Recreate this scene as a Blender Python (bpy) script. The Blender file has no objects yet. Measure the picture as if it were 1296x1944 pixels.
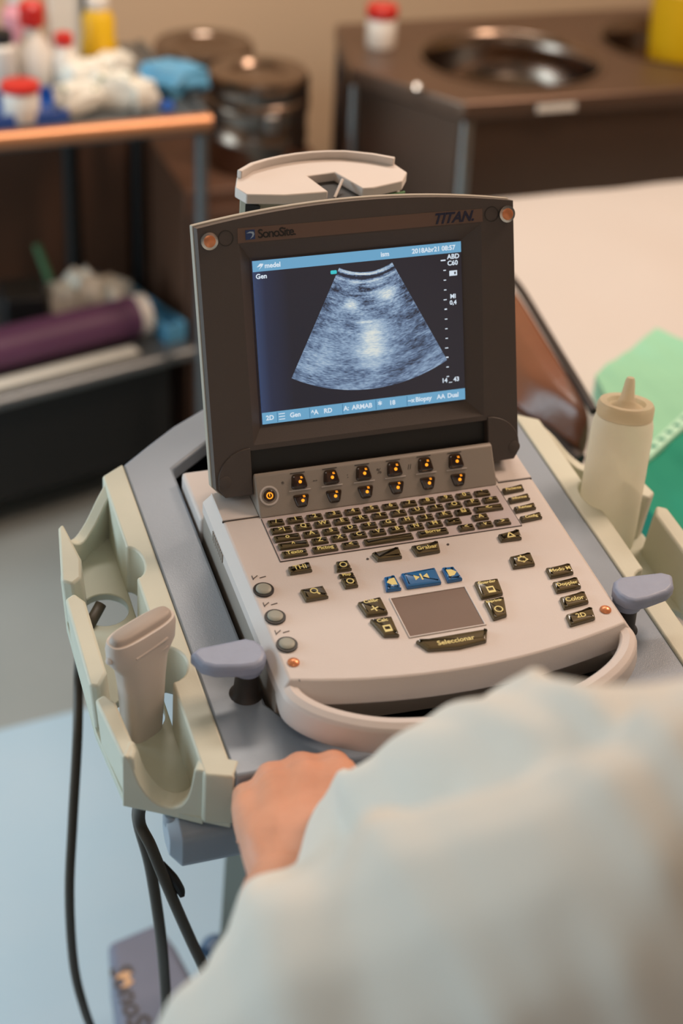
import bpy, bmesh, math, random
from mathutils import Vector, Matrix, noise
random.seed(4)
S = bpy.context.scene
COL = S.collection
PI = math.pi

# ------------------------------------------------------------------ camera
F = 3150.04
CAM = Vector((-0.4109, -0.9781, 1.6625))
RX = Vector((0.9487, -0.3135, 0.0416)); RY = Vector((-0.1357, -0.5224, -0.8418)); RZ = Vector((0.2856, 0.7930, -0.5381))
cd = bpy.data.cameras.new('camera'); cam = bpy.data.objects.new('camera', cd); COL.objects.link(cam)
cd.sensor_fit = 'VERTICAL'; cd.sensor_height = 36; cd.sensor_width = 24; cd.lens = 36*F/1944
cd.clip_start = .02
m = Matrix.Identity(4)
for i in range(3):
    m[i][0] = RX[i]; m[i][1] = -RY[i]; m[i][2] = -RZ[i]; m[i][3] = CAM[i]
cam.matrix_world = m
cd.dof.use_dof = True; cd.dof.focus_distance = 1.27; cd.dof.aperture_fstop = 3.3
S.camera = cam

# ------------------------------------------------------------------ world, lights, exposure
W = bpy.data.worlds.new('world'); S.world = W; W.use_nodes = True
W.node_tree.nodes['Background'].inputs[0].default_value = (1, .86, .74, 1)
W.node_tree.nodes['Background'].inputs[1].default_value = .10
def area(name, loc, target, sx, sy, power, color):
    l = bpy.data.lights.new(name, 'AREA'); l.shape = 'RECTANGLE'; l.size = sx; l.size_y = sy
    l.energy = power; l.color = color
    o = bpy.data.objects.new(name, l); COL.objects.link(o); o.location = loc
    o.rotation_euler = (Vector(target)-Vector(loc)).to_track_quat('-Z', 'Y').to_euler()
    return o
area('ceiling_lamp_warm', (1.35, .45, 2.45), (.1, .3, .9), .6, .5, 29, (1, .73, .56))
area('window_daylight', (-2.3, 1.1, 1.3), (0, .35, .6), 1.4, 1.7, 52, (.66, .88, 1))
area('fill_light_back', (.3, 1.25, 2.55), (.3, 1.9, .6), 1.2, .35, 26, (1, .88, .78))  # unseen fill light added to brighten the wall and background
area('area_light_front', (-.3, -1.3, 2.5), (-.1, 0, .9), .8, .3, 2.5, (1, .84, .72))  # weak warm area light, unseen, above and behind the camera
area('highlight_strip_cool', (-1.35, -2.05, 1.15), (.4, 1.8, .7), .14, 1.5, 2.2, (.92, .97, 1))  # unseen cool strip added to put white highlights on the steel
area('highlight_strip_warm', (.75, -2.1, 1.1), (.4, 1.8, .7), .12, 1.3, 1.4, (1, .48, .22))  # unseen warm strip added for the orange highlights on the steel
S.view_settings.view_transform = 'Standard'; S.view_settings.look = 'None'
S.view_settings.exposure = 0.0; S.view_settings.gamma = 1; S.view_settings.use_curve_mapping = False

# ------------------------------------------------------------------ frames and pixel rays
DEL = math.radians(6)
MF = Matrix.Translation((0, 0, .95)) @ Matrix.Rotation(DEL, 4, 'X')     # frame of the tilted console top
MFI = MF.inverted()
def ray(x, y): return RX*((x-648)/F) + RY*((y-972)/F) + RZ
def wz(x, y, z): d = ray(x, y); return CAM + d*((z-CAM.z)/d.z)          # where a line of sight meets a level
def wy(x, y, Y): d = ray(x, y); return CAM + d*((Y-CAM.y)/d.y)
def wd(x, y, t): return CAM + ray(x, y)*t

# ------------------------------------------------------------------ materials
def srgb(*c):
    r = [(v/255)/12.92 if v/255 <= .04045 else (((v/255)+.055)/1.055)**2.4 for v in c]
    return (r[0], r[1], r[2], 1)
def mat(name, col, rough=.5, metal=0, var=.06, scale=40, bump=0, bscale=600, spec=.5, emit=None, es=1, trans=0, alpha=1, sss=0, coat=0, detail=3):
    mt = bpy.data.materials.new(name); mt.use_nodes = True
    nt = mt.node_tree; b = nt.nodes['Principled BSDF']
    b.inputs['Roughness'].default_value = rough; b.inputs['Metallic'].default_value = metal
    b.inputs['Specular IOR Level'].default_value = spec
    tc = nt.nodes.new('ShaderNodeTexCoord')
    if var > 0:
        nz = nt.nodes.new('ShaderNodeTexNoise'); nz.inputs['Scale'].default_value = scale; nz.inputs['Detail'].default_value = detail
        nt.links.new(tc.outputs['Object'], nz.inputs['Vector'])
        mx = nt.nodes.new('ShaderNodeMix'); mx.data_type = 'RGBA'
        mx.inputs['A'].default_value = tuple(max(0, c*(1-var)) for c in col[:3])+(1,)
        mx.inputs['B'].default_value = tuple(min(1, c*(1+var)) for c in col[:3])+(1,)
        nt.links.new(nz.outputs['Fac'], mx.inputs['Factor']); nt.links.new(mx.outputs['Result'], b.inputs['Base Color'])
    else: b.inputs['Base Color'].default_value = col
    if bump:
        n2 = nt.nodes.new('ShaderNodeTexNoise'); n2.inputs['Scale'].default_value = bscale
        nt.links.new(tc.outputs['Object'], n2.inputs['Vector'])
        bp = nt.nodes.new('ShaderNodeBump'); bp.inputs['Strength'].default_value = bump; bp.inputs['Distance'].default_value = .001
        nt.links.new(n2.outputs['Fac'], bp.inputs['Height']); nt.links.new(bp.outputs['Normal'], b.inputs['Normal'])
    if emit:
        b.inputs['Emission Color'].default_value = emit; b.inputs['Emission Strength'].default_value = es
    if trans: b.inputs['Transmission Weight'].default_value = trans
    if sss:
        b.inputs['Subsurface Weight'].default_value = sss; b.inputs['Subsurface Radius'].default_value = (.01, .004, .002)
    if coat: b.inputs['Coat Weight'].default_value = coat; b.inputs['Coat Roughness'].default_value = .1
    return mt
M = dict(
 deck=mat('deck_grey_plastic', srgb(205, 198, 195), .5, bump=.15, bscale=1500, var=.02),
 keybed=mat('keyboard_lilac_plastic', srgb(186, 176, 178), .5, bump=.1, bscale=1500, var=.02),
 lid=mat('lid_graphite_plastic', srgb(76, 68, 65), .5, bump=.15, bscale=1500, var=.03),
 lidrim=mat('lid_rim_plastic', srgb(168, 162, 150), .5, var=.03),
 band=mat('lid_brown_label', srgb(104, 82, 72), .45, var=.03),
 dark=mat('dark_plastic', srgb(42, 39, 37), .5, var=.05),
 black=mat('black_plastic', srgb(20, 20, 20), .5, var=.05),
 panel=mat('panel_grey_plastic', srgb(150, 142, 134), .5, bump=.1, bscale=1500, var=.02),
 key=mat('glossy_olive_key', srgb(84, 74, 50), .16, var=.05, coat=.6),
 bluekey=mat('glossy_blue_key', srgb(35, 105, 165), .22, var=.03, coat=.6),
 legend=mat('legend_yellow_ink', srgb(222, 208, 130), .4, var=0),
 ink=mat('dark_ink', srgb(70, 64, 62), .5, var=0),
 navy=mat('navy_ink', srgb(22, 30, 60), .4, var=0),
 logoblue=mat('logo_blue_ink', srgb(28, 58, 112), .4, var=0),
 logolight=mat('logo_pale_ink', srgb(150, 175, 200), .4, var=0),
 softkey=mat('backlit_brown_key', srgb(45, 28, 18), .14, var=.05, coat=.6),
 amber=mat('amber_backlight', srgb(255, 150, 20), .4, var=0, emit=(1, .36, .02, 1), es=1.1),
 copper=mat('copper_stud', srgb(214, 140, 98), .3, .5, var=.03),
 knob=mat('grey_knob_plastic', srgb(150, 152, 142), .5, var=.03),
 pad=mat('touchpad_brown', srgb(112, 92, 80), .55, bump=.2, bscale=3000, var=.04),
 rail=mat('rail_blue_grey', srgb(140, 153, 168), .3, bump=.12, bscale=1100, var=.05, scale=9),
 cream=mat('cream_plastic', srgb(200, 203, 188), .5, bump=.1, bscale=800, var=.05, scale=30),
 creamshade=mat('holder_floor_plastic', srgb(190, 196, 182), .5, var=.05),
 paddle=mat('paddle_blue_plastic', srgb(142, 154, 180), .45, bump=.25, bscale=160, var=.08, scale=90),
 probe=mat('probe_grey_plastic', srgb(200, 190, 182), .38, var=.03),
 lens=mat('probe_lens_rubber', srgb(168, 158, 150), .5, var=.03),
 cable=mat('dark_cable', srgb(70, 64, 54), .5, var=.05),
 colpaint=mat('column_dark_paint', srgb(64, 68, 56), .5, var=.05),
 navyplastic=mat('base_blue_plastic', srgb(66, 96, 128), .4, var=.06),
 baseplate=mat('base_plate_grey_blue', srgb(112, 118, 138), .45, var=.05),
 orangeink=mat('orange_ink', srgb(214, 170, 130), .5, var=0),
 silver=mat('silver_panel', srgb(150, 146, 130), .3, .6, var=.04),
 capwhite=mat('module_cap_plastic', srgb(212, 204, 198), .5, var=.02),
 green=mat('green_reflection_tint', srgb(120, 170, 125), .3, var=.03),  # painted colour of the reflection on the rear module
 steel=mat('brushed_steel', srgb(138, 122, 110), .20, 1, var=.05, scale=12),
 steeldark=mat('dull_steel_sheet', srgb(120, 98, 84), .36, .8, var=.12, scale=4),
 steelbright=mat('bright_steel_tube', srgb(190, 188, 184), .25, 1, var=.04),
 coppertube=mat('copper_toned_rail', srgb(200, 140, 100), .32, .7, var=.05),
 wall=mat('tan_wall_paint', srgb(206, 178, 146), .8, var=.05, scale=3),
 wood=mat('brown_laminate', srgb(92, 62, 44), .6, var=.12, scale=5),
 trolleysteel=mat('trolley_shelf_steel', srgb(120, 124, 126), .35, .7, var=.06),
 white=mat('white_plastic', srgb(226, 220, 210), .4, var=.03),
 red=mat('red_plastic', srgb(198, 34, 26), .35, var=.04),
 yellow=mat('yellow_plastic', srgb(226, 180, 22), .4, var=.04),
 bluetray=mat('blue_tray_plastic', srgb(22, 74, 150), .35, var=.06),
 lightblue=mat('light_blue_plastic', srgb(90, 160, 200), .45, var=.08),
 bluecap=mat('blue_lid_plastic', srgb(26, 86, 176), .35, var=.04),
 pink=mat('pink_label_plastic', srgb(220, 150, 160), .4, var=.1),
 paper=mat('packet_paper', srgb(228, 226, 214), .7, var=.12, scale=30, bump=.4, bscale=60),
 greenink=mat('green_packet_print', srgb(84, 134, 96), .6, var=.1),
 purple=mat('purple_vinyl', srgb(104, 62, 96), .5, var=.06, bump=.2, bscale=500),
 sheet=mat('bed_sheet_cotton', srgb(192, 186, 180), .8, var=.03, scale=6, bump=.3, bscale=25),
 mattress=mat('mattress_vinyl', srgb(150, 110, 84), .6, var=.05),
 leather=mat('brown_leather', srgb(112, 66, 42), .35, var=.25, scale=9, bump=.5, bscale=90),
 leatheredge=mat('dark_leather_piping', srgb(36, 26, 22), .5, var=.1),
 mint=mat('mint_drape_cloth', srgb(138, 196, 166), .85, var=.07, scale=18, bump=.3, bscale=900),
 teal=mat('teal_drape_cloth', srgb(10, 132, 108), .85, var=.07, scale=18, bump=.3, bscale=900),
 hem=mat('pale_green_hem', srgb(176, 222, 200), .8, var=.03),
 skin=mat('skin', srgb(208, 150, 122), .46, var=.20, scale=34, sss=.07, bump=1.0, bscale=90),
 coat=mat('white_coat_cotton', srgb(212, 210, 202), .85, var=.03, scale=10, bump=.2, bscale=1200),
 trousers=mat('grey_trousers', srgb(90, 94, 100), .85),
 hair=mat('dark_hair', srgb(48, 38, 30), .6),
)
# translucent gel bottle
def bottle_mat(name, col):
    mt = bpy.data.materials.new(name); mt.use_nodes = True; nt = mt.node_tree
    b = nt.nodes['Principled BSDF']; b.inputs['Base Color'].default_value = col; b.inputs['Roughness'].default_value = .42
    b.inputs['Subsurface Weight'].default_value = .0
    tr = nt.nodes.new('ShaderNodeBsdfTranslucent'); tr.inputs[0].default_value = col
    tp = nt.nodes.new('ShaderNodeBsdfTransparent'); tp.inputs[0].default_value = (.95, .97, .9, 1)
    m1 = nt.nodes.new('ShaderNodeMixShader'); m1.inputs[0].default_value = .5
    m2 = nt.nodes.new('ShaderNodeMixShader')
    nz = nt.nodes.new('ShaderNodeTexNoise'); nz.inputs['Scale'].default_value = 22; tc = nt.nodes.new('ShaderNodeTexCoord')
    nt.links.new(tc.outputs['Object'], nz.inputs['Vector'])
    mr = nt.nodes.new('ShaderNodeMapRange'); mr.inputs[3].default_value = .10; mr.inputs[4].default_value = .32
    nt.links.new(nz.outputs['Fac'], mr.inputs[0]); nt.links.new(mr.outputs[0], m2.inputs[0])
    nt.links.new(b.outputs[0], m1.inputs[1]); nt.links.new(tr.outputs[0], m1.inputs[2])
    nt.links.new(m1.outputs[0], m2.inputs[1]); nt.links.new(tp.outputs[0], m2.inputs[2])
    nt.links.new(m2.outputs[0], nt.nodes['Material Output'].inputs[0])
    return mt
for _k in ('steel', 'steeldark'):
    _nt = M[_k].node_tree; _b = _nt.nodes['Principled BSDF']; _t = _nt.nodes.new('ShaderNodeTangent'); _t.direction_type = 'RADIAL'; _t.axis = 'Z'
    if _k == 'steel': _b.inputs['Anisotropic'].default_value = .85; _nt.links.new(_t.outputs[0], _b.inputs['Tangent'])
M['gelbottle'] = bottle_mat('frosted_bottle_plastic', srgb(252, 250, 238))
M['gelcap'] = bottle_mat('frosted_cap_plastic', srgb(226, 216, 196))
def emis(name, col, s=1):
    mt = bpy.data.materials.new(name); mt.use_nodes = True; nt = mt.node_tree
    b = nt.nodes['Principled BSDF']; b.inputs['Base Color'].default_value = (.01, .01, .01, 1); b.inputs['Roughness'].default_value = .3
    b.inputs['Emission Color'].default_value = col; b.inputs['Emission Strength'].default_value = s
    return mt
M['uibar'] = emis('screen_blue_bar', srgb(108, 168, 205), .9)
M['uibar2'] = emis('screen_blue_divider', srgb(70, 128, 168), .9)
M['uitext'] = emis('screen_white_text', srgb(215, 228, 240), .95)
M['uicyan'] = emis('screen_cyan_mark', srgb(60, 200, 210), .9)
def screen_mat():
    mt = emis('screen_black_glow', (0, 0, 0, 1), 1); nt = mt.node_tree; b = nt.nodes['Principled BSDF']
    uv = nt.nodes.new('ShaderNodeUVMap'); sp = nt.nodes.new('ShaderNodeSeparateXYZ'); nt.links.new(uv.outputs[0], sp.inputs[0])
    cr = nt.nodes.new('ShaderNodeValToRGB'); e = cr.color_ramp.elements
    e[0].position = 0; e[0].color = srgb(48, 64, 98); e[1].position = 1; e[1].color = srgb(30, 28, 38)
    n = e.new(.05); n.color = srgb(35, 42, 66); n = e.new(.16); n.color = srgb(28, 28, 40)
    nt.links.new(sp.outputs[0], cr.inputs[0]); nt.links.new(cr.outputs[0], b.inputs['Emission Color'])
    return mt
M['screen'] = screen_mat()
def fan_mat():      # speckled sector; UV = (angle 0..1, depth 0..1)
    mt = emis('ultrasound_speckle', (0, 0, 0, 1), 1.0); nt = mt.node_tree; b = nt.nodes['Principled BSDF']; L = nt.links.new
    uv = nt.nodes.new('ShaderNodeUVMap')
    def nd(t): return nt.nodes.new(t)
    def noisef(sx, sy, det=4, off=0):
        mp = nd('ShaderNodeMapping'); mp.inputs['Scale'].default_value = (sx, sy, 1); mp.inputs['Location'].default_value = (off, off, off)
        nz = nd('ShaderNodeTexNoise'); nz.inputs['Scale'].default_value = 1; nz.inputs['Detail'].default_value = det; nz.inputs['Roughness'].default_value = .62
        L(uv.outputs[0], mp.inputs[0]); L(mp.outputs[0], nz.inputs['Vector']); return nz.outputs['Fac']
    def ma(op, a, bb, clamp=False):
        n = nd('ShaderNodeMath'); n.operation = op; n.use_clamp = clamp
        for i, v in enumerate((a, bb)):
            if isinstance(v, (int, float)): n.inputs[i].default_value = v
            else: L(v, n.inputs[i])
        return n.outputs[0]
    sp = nd('ShaderNodeSeparateXYZ'); L(uv.outputs[0], sp.inputs[0]); U, V = sp.outputs[0], sp.outputs[1]
    def blob(cu, cv, su, sv, amp):
        a = ma('DIVIDE', ma('SUBTRACT', U, cu), su); c = ma('DIVIDE', ma('SUBTRACT', V, cv), sv)
        r = ma('ADD', ma('MULTIPLY', a, a), ma('MULTIPLY', c, c))
        return ma('MULTIPLY', ma('POWER', 2.718, ma('MULTIPLY', r, -1.0)), amp)
    base = ma('ADD', ma('MULTIPLY', noisef(26, 95, 3), 1.0), -.20)                 # speckle
    base = ma('ADD', base, ma('MULTIPLY', ma('SUBTRACT', noisef(4, 11, 3, 5), .5), 1.0))
    streak = ma('MULTIPLY', ma('SUBTRACT', noisef(2.2, 42, 2, 9), .5), ma('MULTIPLY', ma('SUBTRACT', .55, V, True), 2.6))
    base = ma('ADD', base, streak)
    for bl in [(.52, .60, .11, .22, .62), (.30, .27, .10, .05, .55), (.74, .22, .12, .06, .55), (.14, .70, .12, .12, .22), (.47, .42, .12, .012, .35),
               (.58, .52, .1, .02, .25), (.5, .015, 1, .012, .55), (.5, .045, 1, .011, -.6), (.5, .08, .8, .012, .35), (.5, .145, .6, .02, -.18), (.52, .30, .10, .08, -.22), (.95, .35, .08, .3, -.18), (.02, .35, .06, .3, -.12), (.78, .8, .3, .2, -.06)]:
        base = ma('ADD', base, blob(*bl))
    cr = nd('ShaderNodeValToRGB'); e = cr.color_ramp.elements
    e[0].position = 0; e[0].color = srgb(34, 40, 56); e[1].position = 1; e[1].color = srgb(216, 220, 214)
    for p, c in [(.22, (84, 104, 134)), (.45, (134, 158, 186)), (.72, (176, 194, 208))]:
        n = e.new(p); n.color = srgb(*c)
    L(base, cr.inputs[0]); L(cr.outputs[0], b.inputs['Emission Color'])
    return mt
M['fan'] = fan_mat()
def floor_mat():
    mt = bpy.data.materials.new('vinyl_floor'); mt.use_nodes = True; nt = mt.node_tree; b = nt.nodes['Principled BSDF']; L = nt.links.new
    tc = nt.nodes.new('ShaderNodeTexCoord'); sp = nt.nodes.new('ShaderNodeSeparateXYZ'); L(tc.outputs['Object'], sp.inputs[0])
    nz = nt.nodes.new('ShaderNodeTexNoise'); nz.inputs['Scale'].default_value = 3; nz.inputs['Detail'].default_value = 6; L(tc.outputs['Object'], nz.inputs['Vector'])
    n3 = nt.nodes.new('ShaderNodeTexNoise'); n3.inputs['Scale'].default_value = 140; L(tc.outputs['Object'], n3.inputs['Vector'])
    # boundary between the grey and the pale blue zone
    ad = nt.nodes.new('ShaderNodeMath'); ad.operation = 'MULTIPLY_ADD'; L(sp.outputs[0], ad.inputs[0]); ad.inputs[1].default_value = -.12; L(sp.outputs[1], ad.inputs[2])
    gt = nt.nodes.new('ShaderNodeMath'); gt.operation = 'LESS_THAN'; L(ad.outputs[0], gt.inputs[0]); gt.inputs[1].default_value = 1.045
    g = nt.nodes.new('ShaderNodeMix'); g.data_type = 'RGBA'; g.inputs['A'].default_value = srgb(136, 146, 146); g.inputs['B'].default_value = srgb(162, 168, 168); L(nz.outputs['Fac'], g.inputs['Factor'])
    bl = nt.nodes.new('ShaderNodeMix'); bl.data_type = 'RGBA'; bl.inputs['A'].default_value = srgb(160, 196, 218); bl.inputs['B'].default_value = srgb(186, 206, 220); L(nz.outputs['Fac'], bl.inputs['Factor'])
    mx = nt.nodes.new('ShaderNodeMix'); mx.data_type = 'RGBA'; L(gt.outputs[0], mx.inputs['Factor']); L(g.outputs['Result'], mx.inputs['A']); L(bl.outputs['Result'], mx.inputs['B'])
    L(mx.outputs['Result'], b.inputs['Base Color']); b.inputs['Roughness'].default_value = .4
    return mt
M['floor'] = floor_mat()

# ------------------------------------------------------------------ object helpers
ORG = {}
def tag(o, label=None, cat=None, group=None, kind=None):
    if label: o['label'] = label
    if cat: o['category'] = cat
    if group: o['group'] = group
    if kind: o['kind'] = kind
    return o
def root(name, label, cat, org, frame='W', group=None):
    o = bpy.data.objects.new(name, None); COL.objects.link(o); o.empty_display_size = .03
    org = Vector(org); o.matrix_world = (MF if frame == 'M' else Matrix.Identity(4)) @ Matrix.Translation(org)
    ORG[o.name] = org
    return tag(o, label, cat, group)
def obj(name, bm, m, parent=None, bev=0, smooth=True, seg=2, frame='W', org=None, label=None, sub=0, ang=35):
    """link bm as one mesh object; its coordinates are given in the frame of the thing"""
    if parent is not None: o_org = ORG[parent.name]
    else: o_org = Vector(org) if org is not None else Vector((0, 0, 0))
    bmesh.ops.translate(bm, verts=bm.verts, vec=-o_org)
    bmesh.ops.recalc_face_normals(bm, faces=bm.faces)
    me = bpy.data.meshes.new(name); bm.to_mesh(me); bm.free()
    mats = m if isinstance(m, (list, tuple)) else [m]
    for x in mats: me.materials.append(M[x])
    if smooth:
        for p in me.polygons: p.use_smooth = True
        me.set_sharp_from_angle(angle=math.radians(ang))
    o = bpy.data.objects.new(name, me); COL.objects.link(o)
    if parent is not None: o.parent = parent
    else: o.matrix_world = (MF if frame == 'M' else Matrix.Identity(4)) @ Matrix.Translation(o_org)
    ORG[o.name] = o_org
    if bev:
        md = o.modifiers.new('bevel', 'BEVEL'); md.width = bev; md.segments = seg; md.limit_method = 'ANGLE'; md.angle_limit = math.radians(40); md.harden_normals = False
    if sub:
        md = o.modifiers.new('subd', 'SUBSURF'); md.levels = sub; md.render_levels = sub
    if label: o['label'] = label
    return o
def copy_tree(o, parent=None, shift=None):
    c = o.copy(); COL.objects.link(c)
    if parent is not None: c.parent = parent
    ORG[c.name] = ORG[o.name]
    for ch in [x for x in COL.objects if x.parent == o]: copy_tree(ch, c)
    return c
def BM(): return bmesh.new()
def box(bm, x0, x1, y0, y1, z0, z1):
    v = [bm.verts.new(p) for p in [(x0, y0, z0), (x1, y0, z0), (x1, y1, z0), (x0, y1, z0), (x0, y0, z1), (x1, y0, z1), (x1, y1, z1), (x0, y1, z1)]]
    for f in [(3, 2, 1, 0), (4, 5, 6, 7), (0, 1, 5, 4), (1, 2, 6, 5), (2, 3, 7, 6), (3, 0, 4, 7)]: bm.faces.new([v[i] for i in f])
    return bm
def loft(bm, rings, cap=True):
    """rings: lists of 3D points with equal count"""
    R = [[bm.verts.new(p) for p in r] for r in rings]; n = len(R[0])
    for a, b in zip(R, R[1:]):
        for i in range(n): bm.faces.new((a[i], a[(i+1) % n], b[(i+1) % n], b[i]))
    if cap: bm.faces.new(R[0][::-1]); bm.faces.new(R[-1])
    return bm
def prism(bm, poly, z0, z1): return loft(bm, [[(x, y, z0) for x, y in poly], [(x, y, z1) for x, y in poly]])
def inset(poly, d):
    """simple inward offset for convex-ish polygons"""
    n = len(poly); A = sum(poly[i][0]*poly[(i+1) % n][1]-poly[(i+1) % n][0]*poly[i][1] for i in range(n)); s = 1 if A > 0 else -1
    out = []
    for i in range(n):
        p0, p1, p2 = Vector(poly[i-1]), Vector(poly[i]), Vector(poly[(i+1) % n])
        e1 = (p1-p0).normalized(); e2 = (p2-p1).normalized()
        n1 = Vector((-e1.y, e1.x))*s; n2 = Vector((-e2.y, e2.x))*s
        b = (n1+n2); k = b.dot(n1)
        out.append(tuple(p1+b*(d/max(k, .3))))
    return out
def plate(bm, loops, z0, z1):
    """prism of a polygon with holes"""
    es = []; L0 = []
    for lp in loops:
        vs = [bm.verts.new((x, y, z1)) for x, y in lp]; L0.append(vs)
        es += [bm.edges.new((vs[i], vs[(i+1) % len(vs)])) for i in range(len(vs))]
    r = bmesh.ops.triangle_fill(bm, use_beauty=True, use_dissolve=False, edges=es)
    top = [g for g in r['geom'] if isinstance(g, bmesh.types.BMFace)]
    d = {}
    for vs in L0:
        for v in vs: d[v] = bm.verts.new((v.co.x, v.co.y, z0))
    for f in top: bm.faces.new([d[v] for v in reversed(f.verts)])
    for vs in L0:
        n = len(vs)
        for i in range(n): bm.faces.new((vs[i], vs[(i+1) % n], d[vs[(i+1) % n]], d[vs[i]]))
    return bm
def circ(cx, cy, r, n=32, a0=0, a1=2*PI, ry=None):
    full = abs(a1-a0-2*PI) < 1e-6; k = n if full else n+1
    return [(cx+r*math.cos(a0+(a1-a0)*i/n), cy+(ry or r)*math.sin(a0+(a1-a0)*i/n)) for i in range(k)]
def lathe(bm, prof, c=(0, 0, 0), n=32, ax=Vector((0, 0, 1)), capped=True):
    """prof: (radius, height) pairs; closed at r=0 if wanted by caps"""
    q = Vector((0, 0, 1)).rotation_difference(Vector(ax).normalized()); c = Vector(c)
    rings = [[c+q @ Vector((r*math.cos(2*PI*i/n), r*math.sin(2*PI*i/n), h)) for i in range(n)] for r, h in prof]
    return loft(bm, rings, capped)
def catmull(pts, k=8):
    P = [Vector(p) for p in pts]; P = [P[0]*2-P[1]]+P+[P[-1]*2-P[-2]]; out = []
    for i in range(1, len(P)-2):
        for j in range(k):
            t = j/k; a, b, c, d = P[i-1], P[i], P[i+1], P[i+2]
            out.append(.5*((2*b)+(c-a)*t+(2*a-5*b+4*c-d)*t*t+(3*b-a-3*c+d)*t**3))
    out.append(P[-2]); return out
def tube(bm, pts, r, n=12, k=8, smooth=True):
    P = catmull(pts, k) if smooth else [Vector(p) for p in pts]
    rs = r if isinstance(r, (list, tuple)) else None
    up = Vector((0, 0, 1)); rings = []; prev = None
    for i, p in enumerate(P):
        t = (P[min(i+1, len(P)-1)]-P[max(i-1, 0)]).normalized()
        if prev is None: a = t.orthogonal().normalized()
        else: a = (prev-t*prev.dot(t)).normalized()
        prev = a; b = t.cross(a)
        if rs:
            f = i/(len(P)-1)*(len(rs)-1); j = min(int(f), len(rs)-2); rr = rs[j]+(rs[j+1]-rs[j])*(f-j)
        else: rr = r
        rings.append([p+a*rr*math.cos(2*PI*q/n)+b*rr*math.sin(2*PI*q/n) for q in range(n)])
    return loft(bm, rings)
FONT = None
def textbm(s, size, ext=.0002, shear=0, spacing=1.0, bold=0, align='CENTER'):
    c = bpy.data.curves.new('txt', 'FONT'); c.body = s; c.size = size; c.extrude = ext; c.shear = shear; c.space_character = spacing
    c.align_x = align; c.align_y = 'CENTER'; c.offset = bold; c.resolution_u = 3
    o = bpy.data.objects.new('txt', c); COL.objects.link(o)
    dg = bpy.context.evaluated_depsgraph_get(); me = bpy.data.meshes.new_from_object(o.evaluated_get(dg))
    bm = BM(); bm.from_mesh(me); bpy.data.objects.remove(o); bpy.data.curves.remove(c); bpy.data.meshes.remove(me)
    return bm
def xf(bm, mtx): bmesh.ops.transform(bm, matrix=mtx, verts=bm.verts); return bm
def join(bm, other):
    me = bpy.data.meshes.new('t'); other.to_mesh(me); other.free(); bm.from_mesh(me); bpy.data.meshes.remove(me); return bm
def T(x, y, z): return Matrix.Translation((x, y, z))

# ================================================================== ROOM
def struct(name, bm, m, **k): return tag(obj(name, bm, m, **k), kind='structure')
struct('floor', box(BM(), -2.6, 2.4, -2.2, 2.45, -.05, 0), 'floor', smooth=False)
struct('wall_back', box(BM(), -2.6, 2.4, 2.40, 2.50, 0, 2.7), 'wall', smooth=False)
struct('wall_right', box(BM(), 2.40, 2.50, -2.2, 2.5, 0, 2.7), 'wall', smooth=False)
struct('wall_left', box(BM(), -2.70, -2.60, -2.2, 2.5, 0, 2.7), 'wall', smooth=False)
struct('ceiling', box(BM(), -2.6, 2.4, -2.2, 2.5, 2.7, 2.75), 'wall', smooth=False)
struct('baseboard_back', box(BM(), -2.6, 2.4, 2.385, 2.40, 0, .09), 'wood', bev=.003)

# ================================================================== ULTRASOUND MACHINE (console frame)
US = root('ultrasound_machine', 'portable grey ultrasound machine with open lid and lit scan screen, docked on the cart', 'ultrasound machine', (0, 0, -.055), 'M')
def fcurve(y0, bulge, x0=-.130, x1=.130, n=14):
    return [(x0+(x1-x0)*i/n, y0-bulge*(1-(2*i/n-1)**2)) for i in range(n+1)]
top = fcurve(-.109, .018)+[(.130, .108), (-.130, .108)]
mid = fcurve(-.113, .019, -.137, .137)+[(.137, .110), (-.137, .110)]
low = fcurve(-.100, .010, -.136, .136)+[(.136, .110), (-.136, .110)]
def at_z(p, z): return [(x, y, z) for x, y in p]
body = loft(BM(), [at_z(mid, -.020), at_z(mid, -.009), at_z(top, 0)])
obj('body', body, 'deck', US, bev=.0012)
obj('lower_body', loft(BM(), [at_z(low, -.055), at_z(low, -.0205)]), 'panel', US, bev=.001, label='darker recessed lower body')
obj('rear_body', box(BM(), -.138, .138, .1105, .176, -.055, -.028), 'deck', US, bev=.003)
# hinge covers: corner pieces separated by a fine seam
for s in (-1, 1):
    b = BM(); xs = sorted((s*.1015, s*.1312))
    box(b, xs[0], xs[1], .0712, .107, -.002, .0012)
    obj('hinge_cover', b, 'deck', US, bev=.0008)
    b = BM(); box(b, xs[0], xs[1], .0704, .0711, -.001, .0006); obj('seam', b, 'ink', US)
# vents on the left flank
b = BM()
for i in range(9):
    box(b, -.1379, -.1368, .075-i*.0035-.002, .075-i*.0035, -.019, -.011)
obj('side_vent', b, 'panel', US, label='fine vent slots on the left flank')
# keyboard bed, raised function panel
obj('keyboard_bed', box(BM(), -.1005, .0985, .0146, .0675, -.001, .0004), 'keybed', US)
b = BM(); box(b, -.1005, .0985, .0141, .0147, 0, .0006); box(b, -.1009, -.1004, .0141, .0675, 0, .0005); box(b, .0984, .0989, .0141, .0675, 0, .0005)
obj('seam', b, 'ink', US)
pr = [(.068, 0), (.0885, .0262), (.0925, .0265), (.099, 0)]
obj('function_panel', loft(BM(), [[(-.1015, y, z) for y, z in pr], [(.0995, y, z) for y, z in pr]]), 'panel', US, bev=.0012, label='sloped grey panel of backlit keys')
sdir = Vector((0, .6151, .7884)); ndir = Vector((0, -.7884, .6151)); xdir = Vector((1, 0, 0))
PM = Matrix.Identity(4)
for i in range(3):
    PM[i][0] = xdir[i]; PM[i][1] = sdir[i]; PM[i][2] = ndir[i]; PM[i][3] = (0, .068, 0)[i]
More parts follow.
